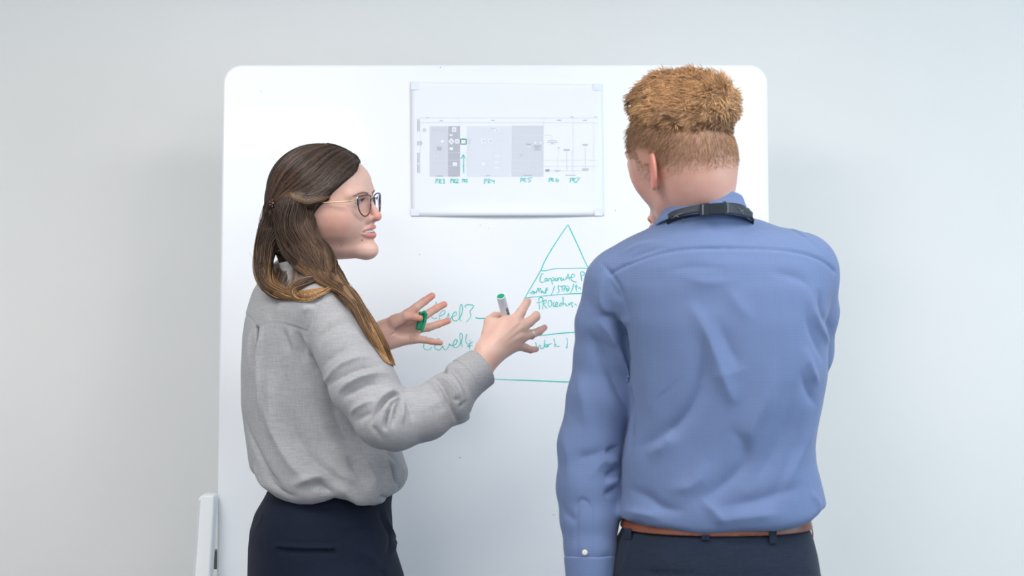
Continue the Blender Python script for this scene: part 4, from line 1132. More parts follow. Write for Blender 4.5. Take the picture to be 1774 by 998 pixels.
# --- her hair: a full volume under thousands of strands
XB = np.array([(-.07, -.004), (-.045, -.004), (-.030, -.003), (-.022, .002), (-.009, .0205), (.008, .0360), (.030, .061), (.052, .083), (.066, .094), (.077, .104), (.12, .12)])
def px_lock(rows):
    P = np.array([W(x, y, d) for x, y, d, r in rows]); R = np.array([r * d / F for x, y, d, r in rows]); return P, R
LOCKS = dict(
    main=[(505, 362, 3.02, 36), (512, 400, 3.01, 34), (532, 438, 3.0, 32), (562, 470, 2.975, 22), (590, 500, 2.94, 14), (620, 530, 2.915, 11.5), (643, 570, 2.90, 11.5), (662, 606, 2.905, 10), (680, 636, 2.92, 4)],
    cheek=[(533, 372, 3.01, 10), (533, 394, 3.0, 11), (546, 418, 2.99, 14), (562, 442, 2.975, 13), (574, 470, 2.955, 13), (594, 500, 2.935, 10)],
    back=[(484, 362, 3.06, 26), (468, 400, 3.05, 21), (459, 440, 3.04, 18), (458, 475, 3.02, 16), (472, 500, 3.0, 13), (500, 512, 2.97, 9), (532, 512, 2.95, 7), (560, 502, 2.94, 4)],
    sweep=[(498, 436, 3.03, 10), (525, 460, 2.99, 13), (556, 482, 2.955, 12), (590, 500, 2.93, 9), (610, 516, 2.92, 6)],
    curl=[(560, 478, 2.955, 6), (528, 486, 2.955, 8), (508, 500, 2.955, 8), (515, 516, 2.95, 6), (540, 520, 2.94, 5), (562, 508, 2.935, 4), (578, 494, 2.935, 2)],
    nape=[(500, 352, 3.10, 42), (505, 400, 3.10, 42), (520, 440, 3.10, 36), (535, 462, 3.08, 26)],
)
locks = {k: px_lock(v_) for k, v_ in LOCKS.items()}
far_lock = np.array([HW_.wor(p) for p in [(-.045, .075, -.02), (-.055, .078, -.07), (-.06, .080, -.12), (-.06, .085, -.16), (-.055, .085, -.20)]]); far_r = np.array([.02, .024, .022, .018, .008])
def cap_w(P):
    L = HW_.loc(P); A = np.stack([L[:, 0], L[:, 1], L[:, 2]], 1)
    c = smin(ell(A, (-.007, 0, .023), (.1035, .0835, .092)), head_sdf(L) - .0050, .008)
    c = smax(c, (L[:, 0] - np.interp(L[:, 2], XB[:, 0], XB[:, 1]) + np.clip(L[:, 1] + .03, 0, .06) * .7) * 0.8, 0.006)
    # loose twist running back to the clip
    c = smin(c, chain(A, [(.045, -.070, .012), (.015, -.0835, .0045), (-.02, -.0865, .010), (-.062, -.068, .006)], [.003, .006, .0075, .006]), 0.006)
    return smax(c, -.06 - L[:, 2], 0.03)
def hair_sdf(P, shrink=0.0):
    d = cap_w(P) + shrink * 0.3
    for k_, (lp, lr) in locks.items():
        if k_ == 'curl': continue
        d = smin(d, chain(P, lp, lr * (0.70 if k_ != 'nape' else 1.0) - shrink * 0.3, 0.006), 0.010)
    return smin(d, chain(P, far_lock, far_r, 0.006), 0.012)
hair_m = strand_material('brown_hair', 0.38, 0.42)
hv, hq = polygonise(hair_sdf, (-0.56, -0.68, 1.20), (-0.20, -0.28, 1.72), 0.0028)
_t = np.clip((1.46 - hv[:, 2]) / 0.10, 0, 1)[:, None]
hairb_m = strand_material('brown_hair_under', 0.6, 0.2)
hair = make_mesh('hair', hv, hq, hairb_m, woman, col=np.array(srgb(44, 33, 28)[:3]) * (1 - _t) + np.array(srgb(98, 70, 48)[:3]) * _t)

RH = np.random.RandomState(11)
def strand_colors(n, M, t0, t1, light=0.25, clump=None):
    """own colour of the hair: dark at the root, sun-lightened golden ends, single paler strands"""
    t = np.linspace(t0, t1, M)[None, :, None]
    t = np.clip(t + RH.normal(size=(n, 1, 1)) * 0.10, 0, 1)
    a, b, c = [np.array(x[:3]) for x in (srgb(60, 46, 40), srgb(100, 76, 59), srgb(204, 156, 106))]
    col = np.where(t < 0.5, a * (1 - t * 2) + b * t * 2, b * (2 - 2 * t) + c * (t * 2 - 1))
    k = np.clip(1 + RH.normal(size=(n, 1, 1)) * light, 0.45, 2.0)
    if clump is not None: k = k * CLB[clump % 97][:, None, None]
    return col * k
CLB = np.random.RandomState(4).choice([.45, .6, .85, 1.0, 1.25, 1.6], 97)
SV, SQ, SC, so = [], [], [], 0
def add_strands(P, R, col):
    global so
    v, q = tubes(P, R); SV.append(v); SQ.append(q + so); so += len(v)
    SC.append(np.repeat(col.reshape(-1, 3), 3, axis=0))
def unbury(P, f, m, steps=5):
    sh = P.shape; p = P.reshape(-1, 3).copy()
    for _ in range(steps):
        d = f(p); k = d < m
        if not k.any(): break
        p[k] += np.array([-0.1, -0.9, 0.35]) * (m - d[k])[:, None]
    return p.reshape(sh)
def lock_strands(P, R, n, M, t0, t1, wave=0.0, freq=3.0, thick=.00036, twist=1.2, drape=False, light=0.4, lo=0.45):
    C = spline(P, M); Rr = np.interp(np.linspace(0, 1, M), np.linspace(0, 1, len(R)), R)
    Tn = np.gradient(C, axis=0); Tn /= np.linalg.norm(Tn, axis=1)[:, None]
    N_ = np.cross(Tn, (0, 1, 0)); N_ /= np.linalg.norm(N_, axis=1)[:, None]; B_ = np.cross(Tn, N_)
    clump = RH.rand(14) * 6.283
    cl = RH.randint(0, 14, n)
    an = clump[cl] + RH.normal(size=n) * 0.32; rd = lo + (1.02 - lo) * np.sqrt(RH.rand(n))
    s = np.linspace(0, 1, M)[None, :]
    th = an[:, None] + twist * s + 0.25 * np.sin(6.283 * freq * s + cl[:, None] * 1.7)
    rr = rd[:, None] * Rr[None] * (1 + 0.10 * np.sin(6.283 * (freq * 1.3) * s + cl[:, None]))
    wv_ = wave * np.sin(6.283 * freq * s + (cl[:, None] % 5) * 0.5) * np.minimum(1, s * 3)
    X = C[None] + (rr * np.cos(th) + wv_)[..., None] * N_[None] + (rr * np.sin(th) * 0.9)[..., None] * B_[None]
    X += np.cumsum(RH.normal(size=X.shape) * 0.00012, axis=1)
    if drape: X = unbury(X, blouse_sdf, 0.0035)
    rad = thick * np.clip(np.minimum(1, (1 - s) * 8 + 0.25), 0, 1) * (0.7 + 0.6 * RH.rand(n, 1))
    add_strands(X, rad, strand_colors(n, M, t0, t1, light, cl * 7))
lock_strands(*locks['main'], 2200, 26, 0.10, 0.86, 0.003, 2.4, drape=True)
lock_strands(*locks['cheek'], 650, 20, 0.15, 0.5, 0.0035, 1.8, drape=True)
lock_strands(*locks['back'], 1300, 26, 0.18, 0.95, 0.002, 1.6, drape=True)
lock_strands(*locks['sweep'], 520, 18, 0.42, 0.72, 0.001, 1.2, drape=True)
lock_strands(*locks['curl'], 320, 26, 0.55, 1.0, 0.0012, 1.5, drape=True, lo=0.2)
lock_strands(far_lock, far_r, 200, 14, 0.1, 0.6, 0.003, 2)
def surf_guides(gs, n, M, lift=0.0008, thick=.00036, t0=0.0, t1=0.3, jitter=0.0012, light=0.42, mirror=True, wavy=0.0022):
    G = np.array([spline(g, M) for g in gs])                      # guides in photo pixels, laid on the near side of the hair volume
    K = len(gs)
    P3 = []
    for g in G:
        g = g.copy()
        for _ in range(12):
            p, d = raycast(hair_sdf, g, 2.7); miss = d > 3.3
            if not miss.any(): break
            g[miss] += (np.array([525, 380]) - g[miss]) * 0.04
        P3.append(p)
    P3 = np.array(P3)
    u = RH.rand(n) * (K - 1); i = np.minimum(u.astype(int), K - 2); w_ = (u - i)[:, None, None]
    w_ = w_ * w_ * (3 - 2 * w_) * 0.5 + w_ * 0.5
    X = P3[i] * (1 - w_) + P3[i + 1] * w_
    cl = (u * 11 + .6 * np.sin(u * 40)).astype(int); s = np.linspace(0, 1, M)[None]
    X[..., 2] += wavy * np.sin(6.283 * 1.3 * s + cl[:, None] * 2.1) * np.sin(3.1416 * s)
    X[..., 0] += wavy * 1.2 * np.sin(6.283 * 1.7 * s + cl[:, None] * .9) * np.sin(3.1416 * s)
    X += RH.normal(size=(n, 1, 3)) * jitter + np.cumsum(RH.normal(size=X.shape) * 0.00014, axis=1)
    # lie on the volume
    def settle(X):
        p = X.reshape(-1, 3).copy(); e = 1e-3; bump = np.repeat((lift + 0.0016 * RH.rand(n) ** 2), M)
        for _ in range(2):
            d = hair_sdf(p); g = np.stack([hair_sdf(p + np.eye(3)[k] * e) - d for k in range(3)], 1) / e
            g /= np.maximum(np.linalg.norm(g, axis=1), 0.5)[:, None]
            p -= g * (d - bump)[:, None]
        return p.reshape(X.shape)
    X = settle(X)
    rad = thick * (0.7 + 0.6 * RH.rand(n, 1)) * np.clip(np.minimum(1, (1 - s) * 6 + 0.3), 0, 1)
    c = strand_colors(n, M, t0, t1, light, cl * 3)
    add_strands(X, rad, c)
    if mirror:
        L = HW_.loc(X.reshape(-1, 3)) * np.array([1, -1, 1]); Y = (HW_.o + (L * HW_.s) @ HW_.R.T).reshape(X.shape)
        k = n // 3; add_strands(settle(Y)[:k], rad[:k], c[:k])
surf_guides([[(622, 269), (625, 279), (612, 295), (590, 316), (568, 336), (538, 343), (508, 338), (482, 350)],
             [(625, 283), (604, 302), (583, 324), (566, 341), (536, 345), (508, 338), (482, 350)],
             [(623, 275), (598, 292), (572, 318), (545, 335), (510, 334), (480, 350)],
             [(618, 268), (604, 278), (584, 296), (562, 318), (530, 336), (505, 338), (480, 350)],
             [(612, 262), (588, 275), (558, 306), (525, 328), (498, 337), (477, 351)],
             [(596, 255), (572, 266), (540, 292), (512, 318), (490, 336), (474, 351)],
             [(577, 253), (550, 262), (518, 284), (492, 310), (478, 332), (471, 350)],
             [(556, 251), (528, 260), (500, 278), (480, 304), (470, 330), (467, 351)],
             [(536, 253), (508, 264), (484, 286), (470, 312), (464, 334), (464, 354)]], 3800, 18)
surf_guides([[(570, 341), (564, 351), (552, 363), (539, 375), (537, 392), (550, 410), (566, 434), (574, 462)],
             [(556, 345), (546, 360), (532, 376), (528, 396), (540, 420), (556, 448), (570, 476)],
             [(538, 345), (528, 365), (516, 388), (518, 415), (535, 440), (550, 468), (570, 490)],
             [(515, 342), (510, 365), (503, 390), (505, 415), (515, 440), (530, 462), (552, 484)],
             [(492, 346), (490, 368), (484, 392), (480, 415), (478, 440), (474, 462), (474, 490)],
             [(474, 350), (472, 372), (465, 396), (456, 420), (449, 445), (448, 468), (458, 494)],
             [(464, 345), (462, 372), (456, 396), (449, 420), (445, 445), (446, 468), (455, 492)]], 2600, 20, t0=0.05, t1=0.62, jitter=0.002, mirror=False, wavy=0.004)
# pale twisted front strand
surf_guides([[(585, 326), (566, 340), (536, 346), (515, 342), (500, 334)], [(582, 330), (562, 345), (536, 351), (515, 347), (498, 337)]], 150, 16, lift=0.002, t0=0.5, t1=0.66, jitter=0.0008, light=0.15, mirror=False)
# flyaway hairs
n = 60; M = 12; X = np.zeros((n, M, 3))
for i in range(n):
    if i < 26:
        a = RH.rand(); p0 = HW_.wor((.08 * math.cos(a * 3.1) - .01, RH.normal() * .02, .023 + .092 * math.sin(a * 3.0 + .1)))
        dr = RH.normal(size=3) * np.array([.016, .01, .004]) + np.array([-.014, 0, .002])
    else:
        k = RH.randint(0, 3); lp, lr = locks[('back', 'main', 'back')[k]]; j = RH.randint(1, len(lp) - 1)
        p0 = lp[j] + RH.normal(size=3) * lr[j] * 0.6; dr = (lp[j + 1] - lp[j]) * 1.1 + RH.normal(size=3) * .010
    c2 = RH.normal(size=3) * .010
    for j in range(M):
        t = j / (M - 1); X[i, j] = p0 + dr * t + c2 * t * t
add_strands(X, np.full((n, M), .00012), strand_colors(n, M, 0.3, 0.6))
sv = np.vstack(SV); sq = np.vstack(SQ)
o = make_mesh('hair_strands', sv, sq, hair_m, hair, col=np.vstack(SC)); o['kind'] = 'stuff'
# jewelled clip
clip_c = raycast(hair_sdf, [(474, 353)], 2.7)[0][0] + np.array([0, -.004, 0])
clip_m = material('dark_rose_metal', srgb(120, 92, 92), 0.25, Metallic=0.8)
def clip_sdf(P):
    d = np.linalg.norm(P - clip_c, axis=1) - .0030
    for k in range(7):
        a = k * 6.283 / 7; p = clip_c + np.array([.0062 * math.cos(a), -.001, .0062 * math.sin(a)])
        d = smin(d, np.minimum(np.linalg.norm(P - p, axis=1) - .0020, rcone(P, clip_c, p, .0009, .0009)), .0008)
    return np.minimum(d, rcone(P, clip_c + np.array([0, .002, 0]), clip_c + np.array([.020, .004, -.002]), .0012, .0008))
v, q = polygonise(clip_sdf, clip_c - 0.014, clip_c + np.array([.026, .014, .014]), 0.0008)
make_mesh('hair_clip', v, q, clip_m, hair)

# ------------------------------------------------------------------ the man
HM = Frame(W(1183, 279, 2.70), 125.0, -1.0, -6.0, 1.04)
DM = 2.72
EX = np.array([1.0, 0, 0]); EY = np.array([0, 1.0, 0])
man = thing('person', 'man seen from behind with short ginger hair, light blue shirt, black lanyard and grey trousers', 'person', (W(1240, 499, DM)[0], DM - 3.5, 0))
LM = loft_rows([(392, 1150, 1300, .060), (410, 1110, 1370, .080), (430, 1085, 1400, .098), (460, 1068, 1418, .112), (500, 1064, 1428, .122), (560, 1078, 1427, .128), (620, 1090, 1430, .128), (650, 1092, 1431, .127), (700, 1094, 1423, .125),
                (740, 1089, 1414, .122), (770, 1083, 1409, .120), (800, 1079, 1410, .120), (850, 1076, 1422, .122), (882, 1069, 1430, .124), (900, 1068, 1426, .122), (915, 1078, 1408, .118), (935, 1085, 1400, .115)], DM, 0.0)
HEMM = np.array([(1060, 900), (1068, 905), (1080, 912), (1110, 915), (1150, 917), (1180, 921), (1210, 926), (1240, 924), (1280, 920), (1340, 918), (1380, 913), (1405, 906), (1430, 892)], float)
hmx = (HEMM[:, 0] - 887) * 2.62 / F; hmz = CAMZ + (499 - HEMM[:, 1]) * 2.62 / F
la = [W(1076, 500, 2.735), W(1051, 562, 2.74), W(1045, 620, 2.745), W(1038, 690, 2.745), W(1020, 770, 2.74), W(1018, 845, 2.73), W(1021, 900, 2.72), W(1022, 950, 2.71), W(1023, 1014, 2.70)]
lr_ = [.064, .0515, .0495, .0555, .0525, .0520, .0495, .0445, .0370]
ra = [W(1384, 470, 2.735), W(1396, 540, 2.77), W(1392, 610, 2.80), W(1375, 665, 2.86), W(1290, 560, 2.97), W(1190, 450, 3.02)]
rr_m = [.0625, .053, .0495, .052, .045, .036]
def shirt_sdf(P):
    d = loft(P, LM, DM, EX, EY, 2.5)
    hz = np.interp(P[:, 0], hmx, hmz)
    d = smax(d, (hz - P[:, 2]) * 0.9, 0.012)
    d = smin(d, rcone(P, W(1205, 428, 2.72), W(1080, 494, 2.735), .055, .062), 0.04)
    d = smin(d, rcone(P, W(1222, 425, 2.72), W(1385, 468, 2.735), .055, .061), 0.04)
    d = smin(d, rcone(P, W(1212, 400, 2.70), W(1216, 460, 2.70), .060, .085), 0.04)
    a = chain(P, la, lr_, 0.012)
    ax = la[-1] - la[-2]; ax = ax / np.linalg.norm(ax)
    a = smax(a, (P - la[-1]) @ ax, 0.003)
    d = smin(d, a, 0.012)
    b = chain(P, ra, rr_m, 0.012)
    return smin(d, b, 0.014)
S_M = [
    # yoke seam, armhole seams
    ([(1058, 474), (1085, 460), (1130, 444), (1180, 434), (1240, 430), (1310, 430), (1360, 433), (1400, 441), (1428, 453), (1447, 470)], -4.6, 3.2, False),
    ([(1058, 478), (1085, 464), (1130, 448), (1180, 438), (1240, 434), (1310, 434), (1360, 437), (1400, 445)], 0.8, 5, False),
    ([(1038, 452), (1050, 464), (1060, 476), (1075, 500), (1088, 535), (1095, 565)], -3, 3.5),
    # shoulder creases
    ([(1075, 440), (1110, 425), (1150, 420)], 2.5, 6), ([(1085, 452), (1120, 437), (1160, 428)], -2.5, 5), ([(1280, 415), (1310, 405), (1350, 402)], 2, 6), ([(1370, 400), (1400, 415), (1425, 438)], -2.2, 5), ([(1355, 396), (1385, 404), (1415, 425)], 2, 5),
    # left armpit folds
    ([(1040, 545), (1060, 548), (1075, 565), (1088, 600), (1092, 635)], -13, 7), ([(1046, 470), (1042, 510), (1052, 540), (1078, 556), (1100, 552)], 6, 9), ([(1055, 480), (1066, 505), (1080, 520)], -3, 8), ([(1015, 570), (1035, 600), (1060, 650), (1080, 690), (1090, 720)], -7, 11),
    ([(1030, 550), (1055, 575), (1075, 620), (1092, 665), (1096, 710)], 8, 8), ([(1092, 660), (1097, 700), (1096, 750), (1090, 790)], -10, 6), ([(1000, 640), (1010, 700), (1020, 760)], 4, 14),
    ([(970, 750), (985, 800), (980, 850)], 3, 12), ([(1050, 780), (1020, 790), (995, 795)], -3, 9), ([(1070, 790), (1045, 800), (1020, 830)], 3, 9), ([(1072, 775), (1058, 780), (1048, 786)], -7, 5), ([(1072, 812), (1058, 820), (1046, 826)], -7, 5), ([(1070, 845), (1058, 852), (1045, 858)], -6, 5),
    ([(1072, 795), (1060, 800), (1048, 806)], 4, 6), ([(1072, 830), (1060, 836), (1046, 842)], 4, 6), ([(970, 880), (985, 895), (1000, 905)], -3, 8), ([(1060, 960), (1040, 975), (1020, 985)], -3, 7),
    # cuff placket
    ([(999, 998), (998, 950), (998, 900), (1000, 876), (1006, 867), (1013, 867), (1021, 875), (1025, 895), (1026, 950), (1026, 998)], -3.4, 2.8, False),
    # back drapes
    ([(1110, 505), (1112, 560), (1115, 620), (1112, 680)], 3, 22), ([(1215, 545), (1220, 600), (1218, 650), (1204, 695), (1175, 735), (1130, 765), (1098, 775)], -7, 12), ([(1120, 600), (1125, 660), (1130, 700), (1160, 712)], 3, 30),
    ([(1190, 520), (1215, 560), (1240, 620), (1262, 680), (1280, 700)], 6, 13), ([(1240, 545), (1262, 600), (1285, 640)], -3, 12), ([(1255, 490), (1280, 530), (1310, 560)], 2.5, 14), ([(1165, 745), (1150, 770), (1120, 790)], 4, 12),
    ([(1405, 505), (1410, 545), (1425, 580), (1440, 598)], 6, 8), ([(1418, 500), (1424, 540), (1438, 575)], -5, 9), ([(1400, 520), (1400, 560), (1415, 600), (1430, 630)], -4, 9), ([(1395, 600), (1405, 640), (1420, 668)], 5, 9), ([(1385, 640), (1400, 680), (1418, 705)], -3.5, 9),
    ([(1340, 620), (1330, 690), (1300, 750), (1310, 800)], 4, 18), ([(1372, 660), (1360, 740), (1330, 800), (1290, 850)], -4, 18), ([(1425, 700), (1400, 760), (1370, 820), (1350, 870)], 4, 14), ([(1390, 700), (1380, 770), (1350, 840), (1320, 890)], -3, 14),
    ([(1260, 740), (1290, 770), (1285, 810), (1240, 850), (1200, 875)], -5, 13), ([(1230, 800), (1200, 840), (1150, 850)], 3.5, 14), ([(1085, 845), (1120, 860), (1150, 880), (1190, 885)], -4.5, 9), ([(1075, 885), (1110, 890), (1150, 898)], 4, 8), ([(1080, 905), (1120, 908)], -2, 6),
    ([(1230, 905), (1300, 895), (1360, 890)], 3, 10), ([(1240, 880), (1300, 870), (1350, 855), (1400, 840)], -3.5, 11), ([(1400, 850), (1415, 870), (1420, 890)], 3, 8), ([(1210, 860), (1240, 890), (1260, 910)], 3, 9),
    ([(1150, 470), (1200, 462), (1260, 464)], -2, 8), ([(1180, 480), (1230, 490), (1290, 482)], 2, 10), ([(1330, 470), (1380, 480), (1410, 500)], -2.5, 9), ([(1300, 640), (1250, 650), (1230, 655)], 1.2, 9),
]
mv, mq = polygonise(shirt_sdf, (0.02, -0.98, 0.86), (0.56, -0.38, 1.53), 0.0030)
mv = waves(mv, mq, 0.0016, 26, 8)
mv = folds(mv, mq, shirt_sdf, [(a[0], a[1] * (1.0 if len(a) > 3 else 1.35)) + tuple(a[2:]) for a in S_M])
shirt_m = material('blue_shirt_cloth', srgb(150, 174, 220), 0.8)
nt = shirt_m.node_tree; pb = nt.nodes['Principled BSDF']; tc = nt.nodes.new('ShaderNodeTexCoord')
wv1 = nt.nodes.new('ShaderNodeTexWave'); wv1.bands_direction = 'X'; wv1.inputs['Scale'].default_value = 110; wv1.inputs['Distortion'].default_value = 0.6; wv1.inputs['Detail Scale'].default_value = 4
wv2 = nt.nodes.new('ShaderNodeTexWave'); wv2.bands_direction = 'Z'; wv2.inputs['Scale'].default_value = 110; wv2.inputs['Distortion'].default_value = 0.6
nt.links.new(tc.outputs['Object'], wv1.inputs['Vector']); nt.links.new(tc.outputs['Object'], wv2.inputs['Vector'])
ad = nt.nodes.new('ShaderNodeMath'); ad.operation = 'MULTIPLY'; nt.links.new(wv1.outputs['Fac'], ad.inputs[0]); nt.links.new(wv2.outputs['Fac'], ad.inputs[1])
r = nt.nodes.new('ShaderNodeValToRGB'); r.color_ramp.elements[0].color = srgb(96, 114, 153); r.color_ramp.elements[1].color = srgb(114, 132, 173)
nt.links.new(ad.outputs[0], r.inputs['Fac']); nt.links.new(r.outputs['Color'], pb.inputs['Base Color'])
bp = nt.nodes.new('ShaderNodeBump'); bp.inputs['Strength'].default_value = 0.15; bp.inputs['Distance'].default_value = 0.0004
nt.links.new(ad.outputs[0], bp.inputs['Height']); nt.links.new(bp.outputs['Normal'], pb.inputs['Normal'])
pb.inputs['Sheen Weight'].default_value = 0.15; pb.inputs['Specular IOR Level'].default_value = 0.3
shirt = make_mesh('shirt', mv, mq, shirt_m, man)
# sleeve cuff, button
band('cuff', W(1022.5, 962, 2.706), W(1023.2, 1018, 2.70), .0425, .0385, shirt_m, shirt, th=.0022, h=.0026)
def shirt_pt(x, y, lift): return raycast(shirt_sdf, [(x, y)])[0][0] + np.array([0, -lift, 0])
btn_m = material('pale_button', srgb(224, 214, 206), 0.3)
for bx, by in ((1013, 957),):
    bp_ = shirt_pt(bx, by, 0.0018 if by < 970 else 0.005)
    v, q = polygonise(lambda P: smax(np.hypot(P[:, 0] - bp_[0], P[:, 2] - bp_[2]) - .0048, np.abs(P[:, 1] - bp_[1]) - .0012, .001), bp_ - .008, bp_ + .008, .0009)
    make_mesh('button', v, q, btn_m, shirt)
# collar: band round the neck folded down
NC = W(1219, 372, 2.70)
def collar_ring(z_top_back, z_bot_back, rx0, rx1, thick):
    """leaning ring; back edge (near the camera) high, sloping down to the front"""
    def f(P):
        q = P - NC
        s = 0.24                                     # slope towards the front
        zz = q[:, 2] + s * (q[:, 1] + 0.07) - 0.02 * q[:, 0]
        t = np.clip((z_top_back - zz) / (z_top_back - z_bot_back), 0, 1)
        R = rx0 + (rx1 - rx0) * t ** 1.2
        an = np.hypot(q[:, 0] / 1.03, q[:, 1] / 0.98)
        return smax(np.abs(an - R) - thick, np.abs(zz - (z_top_back + z_bot_back) / 2) - (z_top_back - z_bot_back) / 2, 0.003)
    return f
cf = collar_ring(0.042, -0.004, .0620, .0800, .0024)
v, q = polygonise(cf, NC + np.array([-.11, -.11, -.07]), NC + np.array([.11, .11, .085]), 0.0024)
make_mesh('collar', v, q, shirt_m, shirt)
# lanyard over the collar
lan = thing('lanyard', 'black ribbon lanyard with buckle around the collar of the blue shirt', 'lanyard', tuple(NC))
lan_m = material('black_webbing', srgb(34, 42, 52), 0.6); noise_bump(lan_m, 1500, 0.4, 0.0004)
buc_m = material('black_buckle_plastic', srgb(26, 34, 44), 0.3); ltr_m = material('grey_print', srgb(120, 128, 136), 0.5)
lan_ctl = [(1157, 380), (1166, 375), (1182, 370), (1206, 365), (1232, 361.5), (1260, 360.5), (1282, 363), (1294, 369), (1304, 378)]
allf = lambda P: np.minimum(cf(P), shirt_sdf(P))
def lan_line(off_px, n=60):
    c = spline(lan_ctl, n); c = c + np.array([0, off_px]); return c
def on_collar(pts, lift):
    P, d = raycast(allf, pts, 2.3)
    d = np.minimum(d, 2.70); P = np.array([W(a[0], a[1], b) for a, b in zip(np.array(pts, float), d)])
    return P + np.array([0, -lift, 0])
lan_full = list(lan_ctl)
rows = [on_collar(lan_line(o_), .0016) for o_ in np.linspace(-9.5, 9.5, 7)]
# keep the webbing flat: straight lines across from top edge to bottom edge, carried on round the neck to the front
n = rows[0].shape[0]
topl, botl = rows[0], rows[-1]
front = np.minimum(topl[:, 1], botl[:, 1])
grid = []
for k in range(7):
    u = k / 6; g = topl * (1 - u) + botl * u; grid.append(g)
G = np.array(grid)
G[..., 1] = np.minimum(G[..., 1], np.array([r_[:, 1] for r_ in rows]))
ker = np.hanning(9); ker /= ker.sum()
for k in range(7):
    G[k, :, 1] = np.convolve(np.pad(G[k, :, 1], 4, mode='edge'), ker, 'valid') - 0.0006
for side_ in (0, -1):
    sgn = -1 if side_ == 0 else 1
    e = G[:, side_].copy(); ext = []
    for t in (.3, .6, 1.0):
        ext.append(e + np.array([sgn * .006 * t, .085 * t, -.055 * t]))
    ext = np.stack(ext, 1)
    G = np.concatenate([ext[:, ::-1], G], 1) if side_ == 0 else np.concatenate([G, ext], 1)
K, n = G.shape[:2]
V = np.vstack([G.reshape(-1, 3), (G + np.array([0, .0014, 0])).reshape(-1, 3)]); Q = []
for a in range(K - 1):
    for b in range(n - 1):
        i0 = a * n + b; Q.append((i0, i0 + n, i0 + n + 1, i0 + 1)); Q.append((i0 + K * n, i0 + K * n + 1, i0 + K * n + n + 1, i0 + K * n + n))
for b in range(n - 1):
    Q.append((b, b + 1, b + 1 + K * n, b + K * n)); i0 = (K - 1) * n + b; Q.append((i0, i0 + K * n, i0 + K * n + 1, i0 + 1))
make_mesh('ribbon', V, Q, lan_m, lan)
def lan_box(x0, x1, h, th, name, mat, lift=.002):
    c = spline(lan_ctl, 200)
    def at(x): 
        i = np.argmin(np.abs(c[:, 0] - x)); return c[i]
    vv = []
    a, b = at(x0), at(x1)
    y = min(on_collar([a], 0)[0][1], on_collar([b], 0)[0][1]) - lift
    d = y + 3.5
    for yy in (d, d - th):
        for (p, s_) in ((a, -h), (b, -h), (b, h), (a, h)): vv.append(W(p[0], p[1] + s_, yy))
    f = [(0, 1, 2, 3), (7, 6, 5, 4), (0, 4, 5, 1), (1, 5, 6, 2), (2, 6, 7, 3), (3, 7, 4, 0)]
    o = make_mesh(name, vv, f, mat, lan, smooth=False); b_ = o.modifiers.new('bevel', 'BEVEL'); b_.width = .001; b_.segments = 2
    return o
lan_box(1212, 1228, 11, .004, 'buckle', buc_m); lan_box(1228, 1255, 10, .003, 'buckle_body', buc_m); lan_box(1252, 1259, 12, .0045, 'buckle_catch', buc_m)
lan_box(1217, 1219, 9, .0048, 'buckle_ridge', ltr_m, .0022); lan_box(1260, 1262, 9, .0044, 'buckle_ridge', ltr_m)
mk_parts = []
for st in ([(1164, 379), (1172, 373), (1182, 370)], [(1166, 381), (1176, 377), (1184, 375)], [(1168, 374), (1176, 376), (1184, 379)], [(1278, 360), (1284, 365), (1288, 371)], [(1281, 367), (1288, 364)]):
    p = on_collar(spline(st, 10), .0042); mk_parts.append(tubes(p[None], np.full((1, 10), .0005), 4))
v, q = join(mk_parts); make_mesh('printed_mark', v, q, ltr_m, lan)['kind'] = 'stuff'

# --- trousers, belt
LTM = loft_rows([(875, 1088, 1392, .106), (905, 1082, 1398, .110), (918, 1077, 1402, .114), (932, 1069, 1407, .117), (960, 1061, 1414, .124), (998, 1054, 1420, .130), (1060, 1046, 1432, .136), (1120, 1040, 1440, .135), (1180, 1040, 1440, .13)], DM, 0.0)
hm_ = np.array([W(1240, 499, DM)[0], DM - 3.5, 0.0])
def mleg(s_): return [hm_ + np.array([.095 * s_, 0, .78]), hm_ + np.array([.12 * s_, .01, .50]), hm_ + np.array([.13 * s_, 0.01, .30]), hm_ + np.array([.135 * s_, -.01, .10])]
def mt_sdf(P):
    d = loft(P, LTM, DM, EX, EY, 2.35)
    top = CAMZ + (499 - 931) * 2.60 / F
    d = smax(d, P[:, 2] - top, 0.004)
    d = smax(d, (CAMZ + (499 - 1150) * DM / F) - P[:, 2], 0.05)
    for s_ in (1, -1): d = smin(d, chain(P, mleg(s_), [.096, .074, .066, .060], 0.01), 0.04)
    return smax(d, .08 - P[:, 2], .004)
tv2, tq2 = polygonise(mt_sdf, (0.06, -0.95, 0.05), (0.62, -0.60, 1.04), 0.005)
tv2 = folds(tv2, tq2, mt_sdf, [([(1235, 933), (1245, 938), (1290, 941), (1330, 936)], -2.5, 3), ([(1285, 945), (1286, 998), (1286, 1040)], -2.0, 3), ([(1100, 986), (1130, 992), (1180, 995), (1228, 990)], -2.4, 3), ([(1375, 996), (1415, 994)], -2.4, 3), ([(1090, 935), (1085, 970), (1075, 1000)], 2, 6), ([(1150, 950), (1145, 998)], 1.5, 9)])
grey_t = cloth_material('slate_trouser_cloth', srgb(20, 30, 47), srgb(29, 40, 59), 900, 0.3, sheen=0.1)
mtr = make_mesh('trousers', tv2, tq2, grey_t, man)
belt_m = material('brown_belt_leather', srgb(122, 66, 46), 0.4); noise_bump(belt_m, 400, 0.3, 0.0005)
zt = CAMZ + (499 - 910) * 2.60 / F; zb = CAMZ + (499 - 930.5) * 2.60 / F
def belt_f(P):
    a0 = loft(P, LTM, DM, EX, EY, 2.35)
    return smax(np.abs(a0 - .0015) - .0022, np.abs(P[:, 2] - (zt + zb) / 2) - (zt - zb) / 2, .0015)
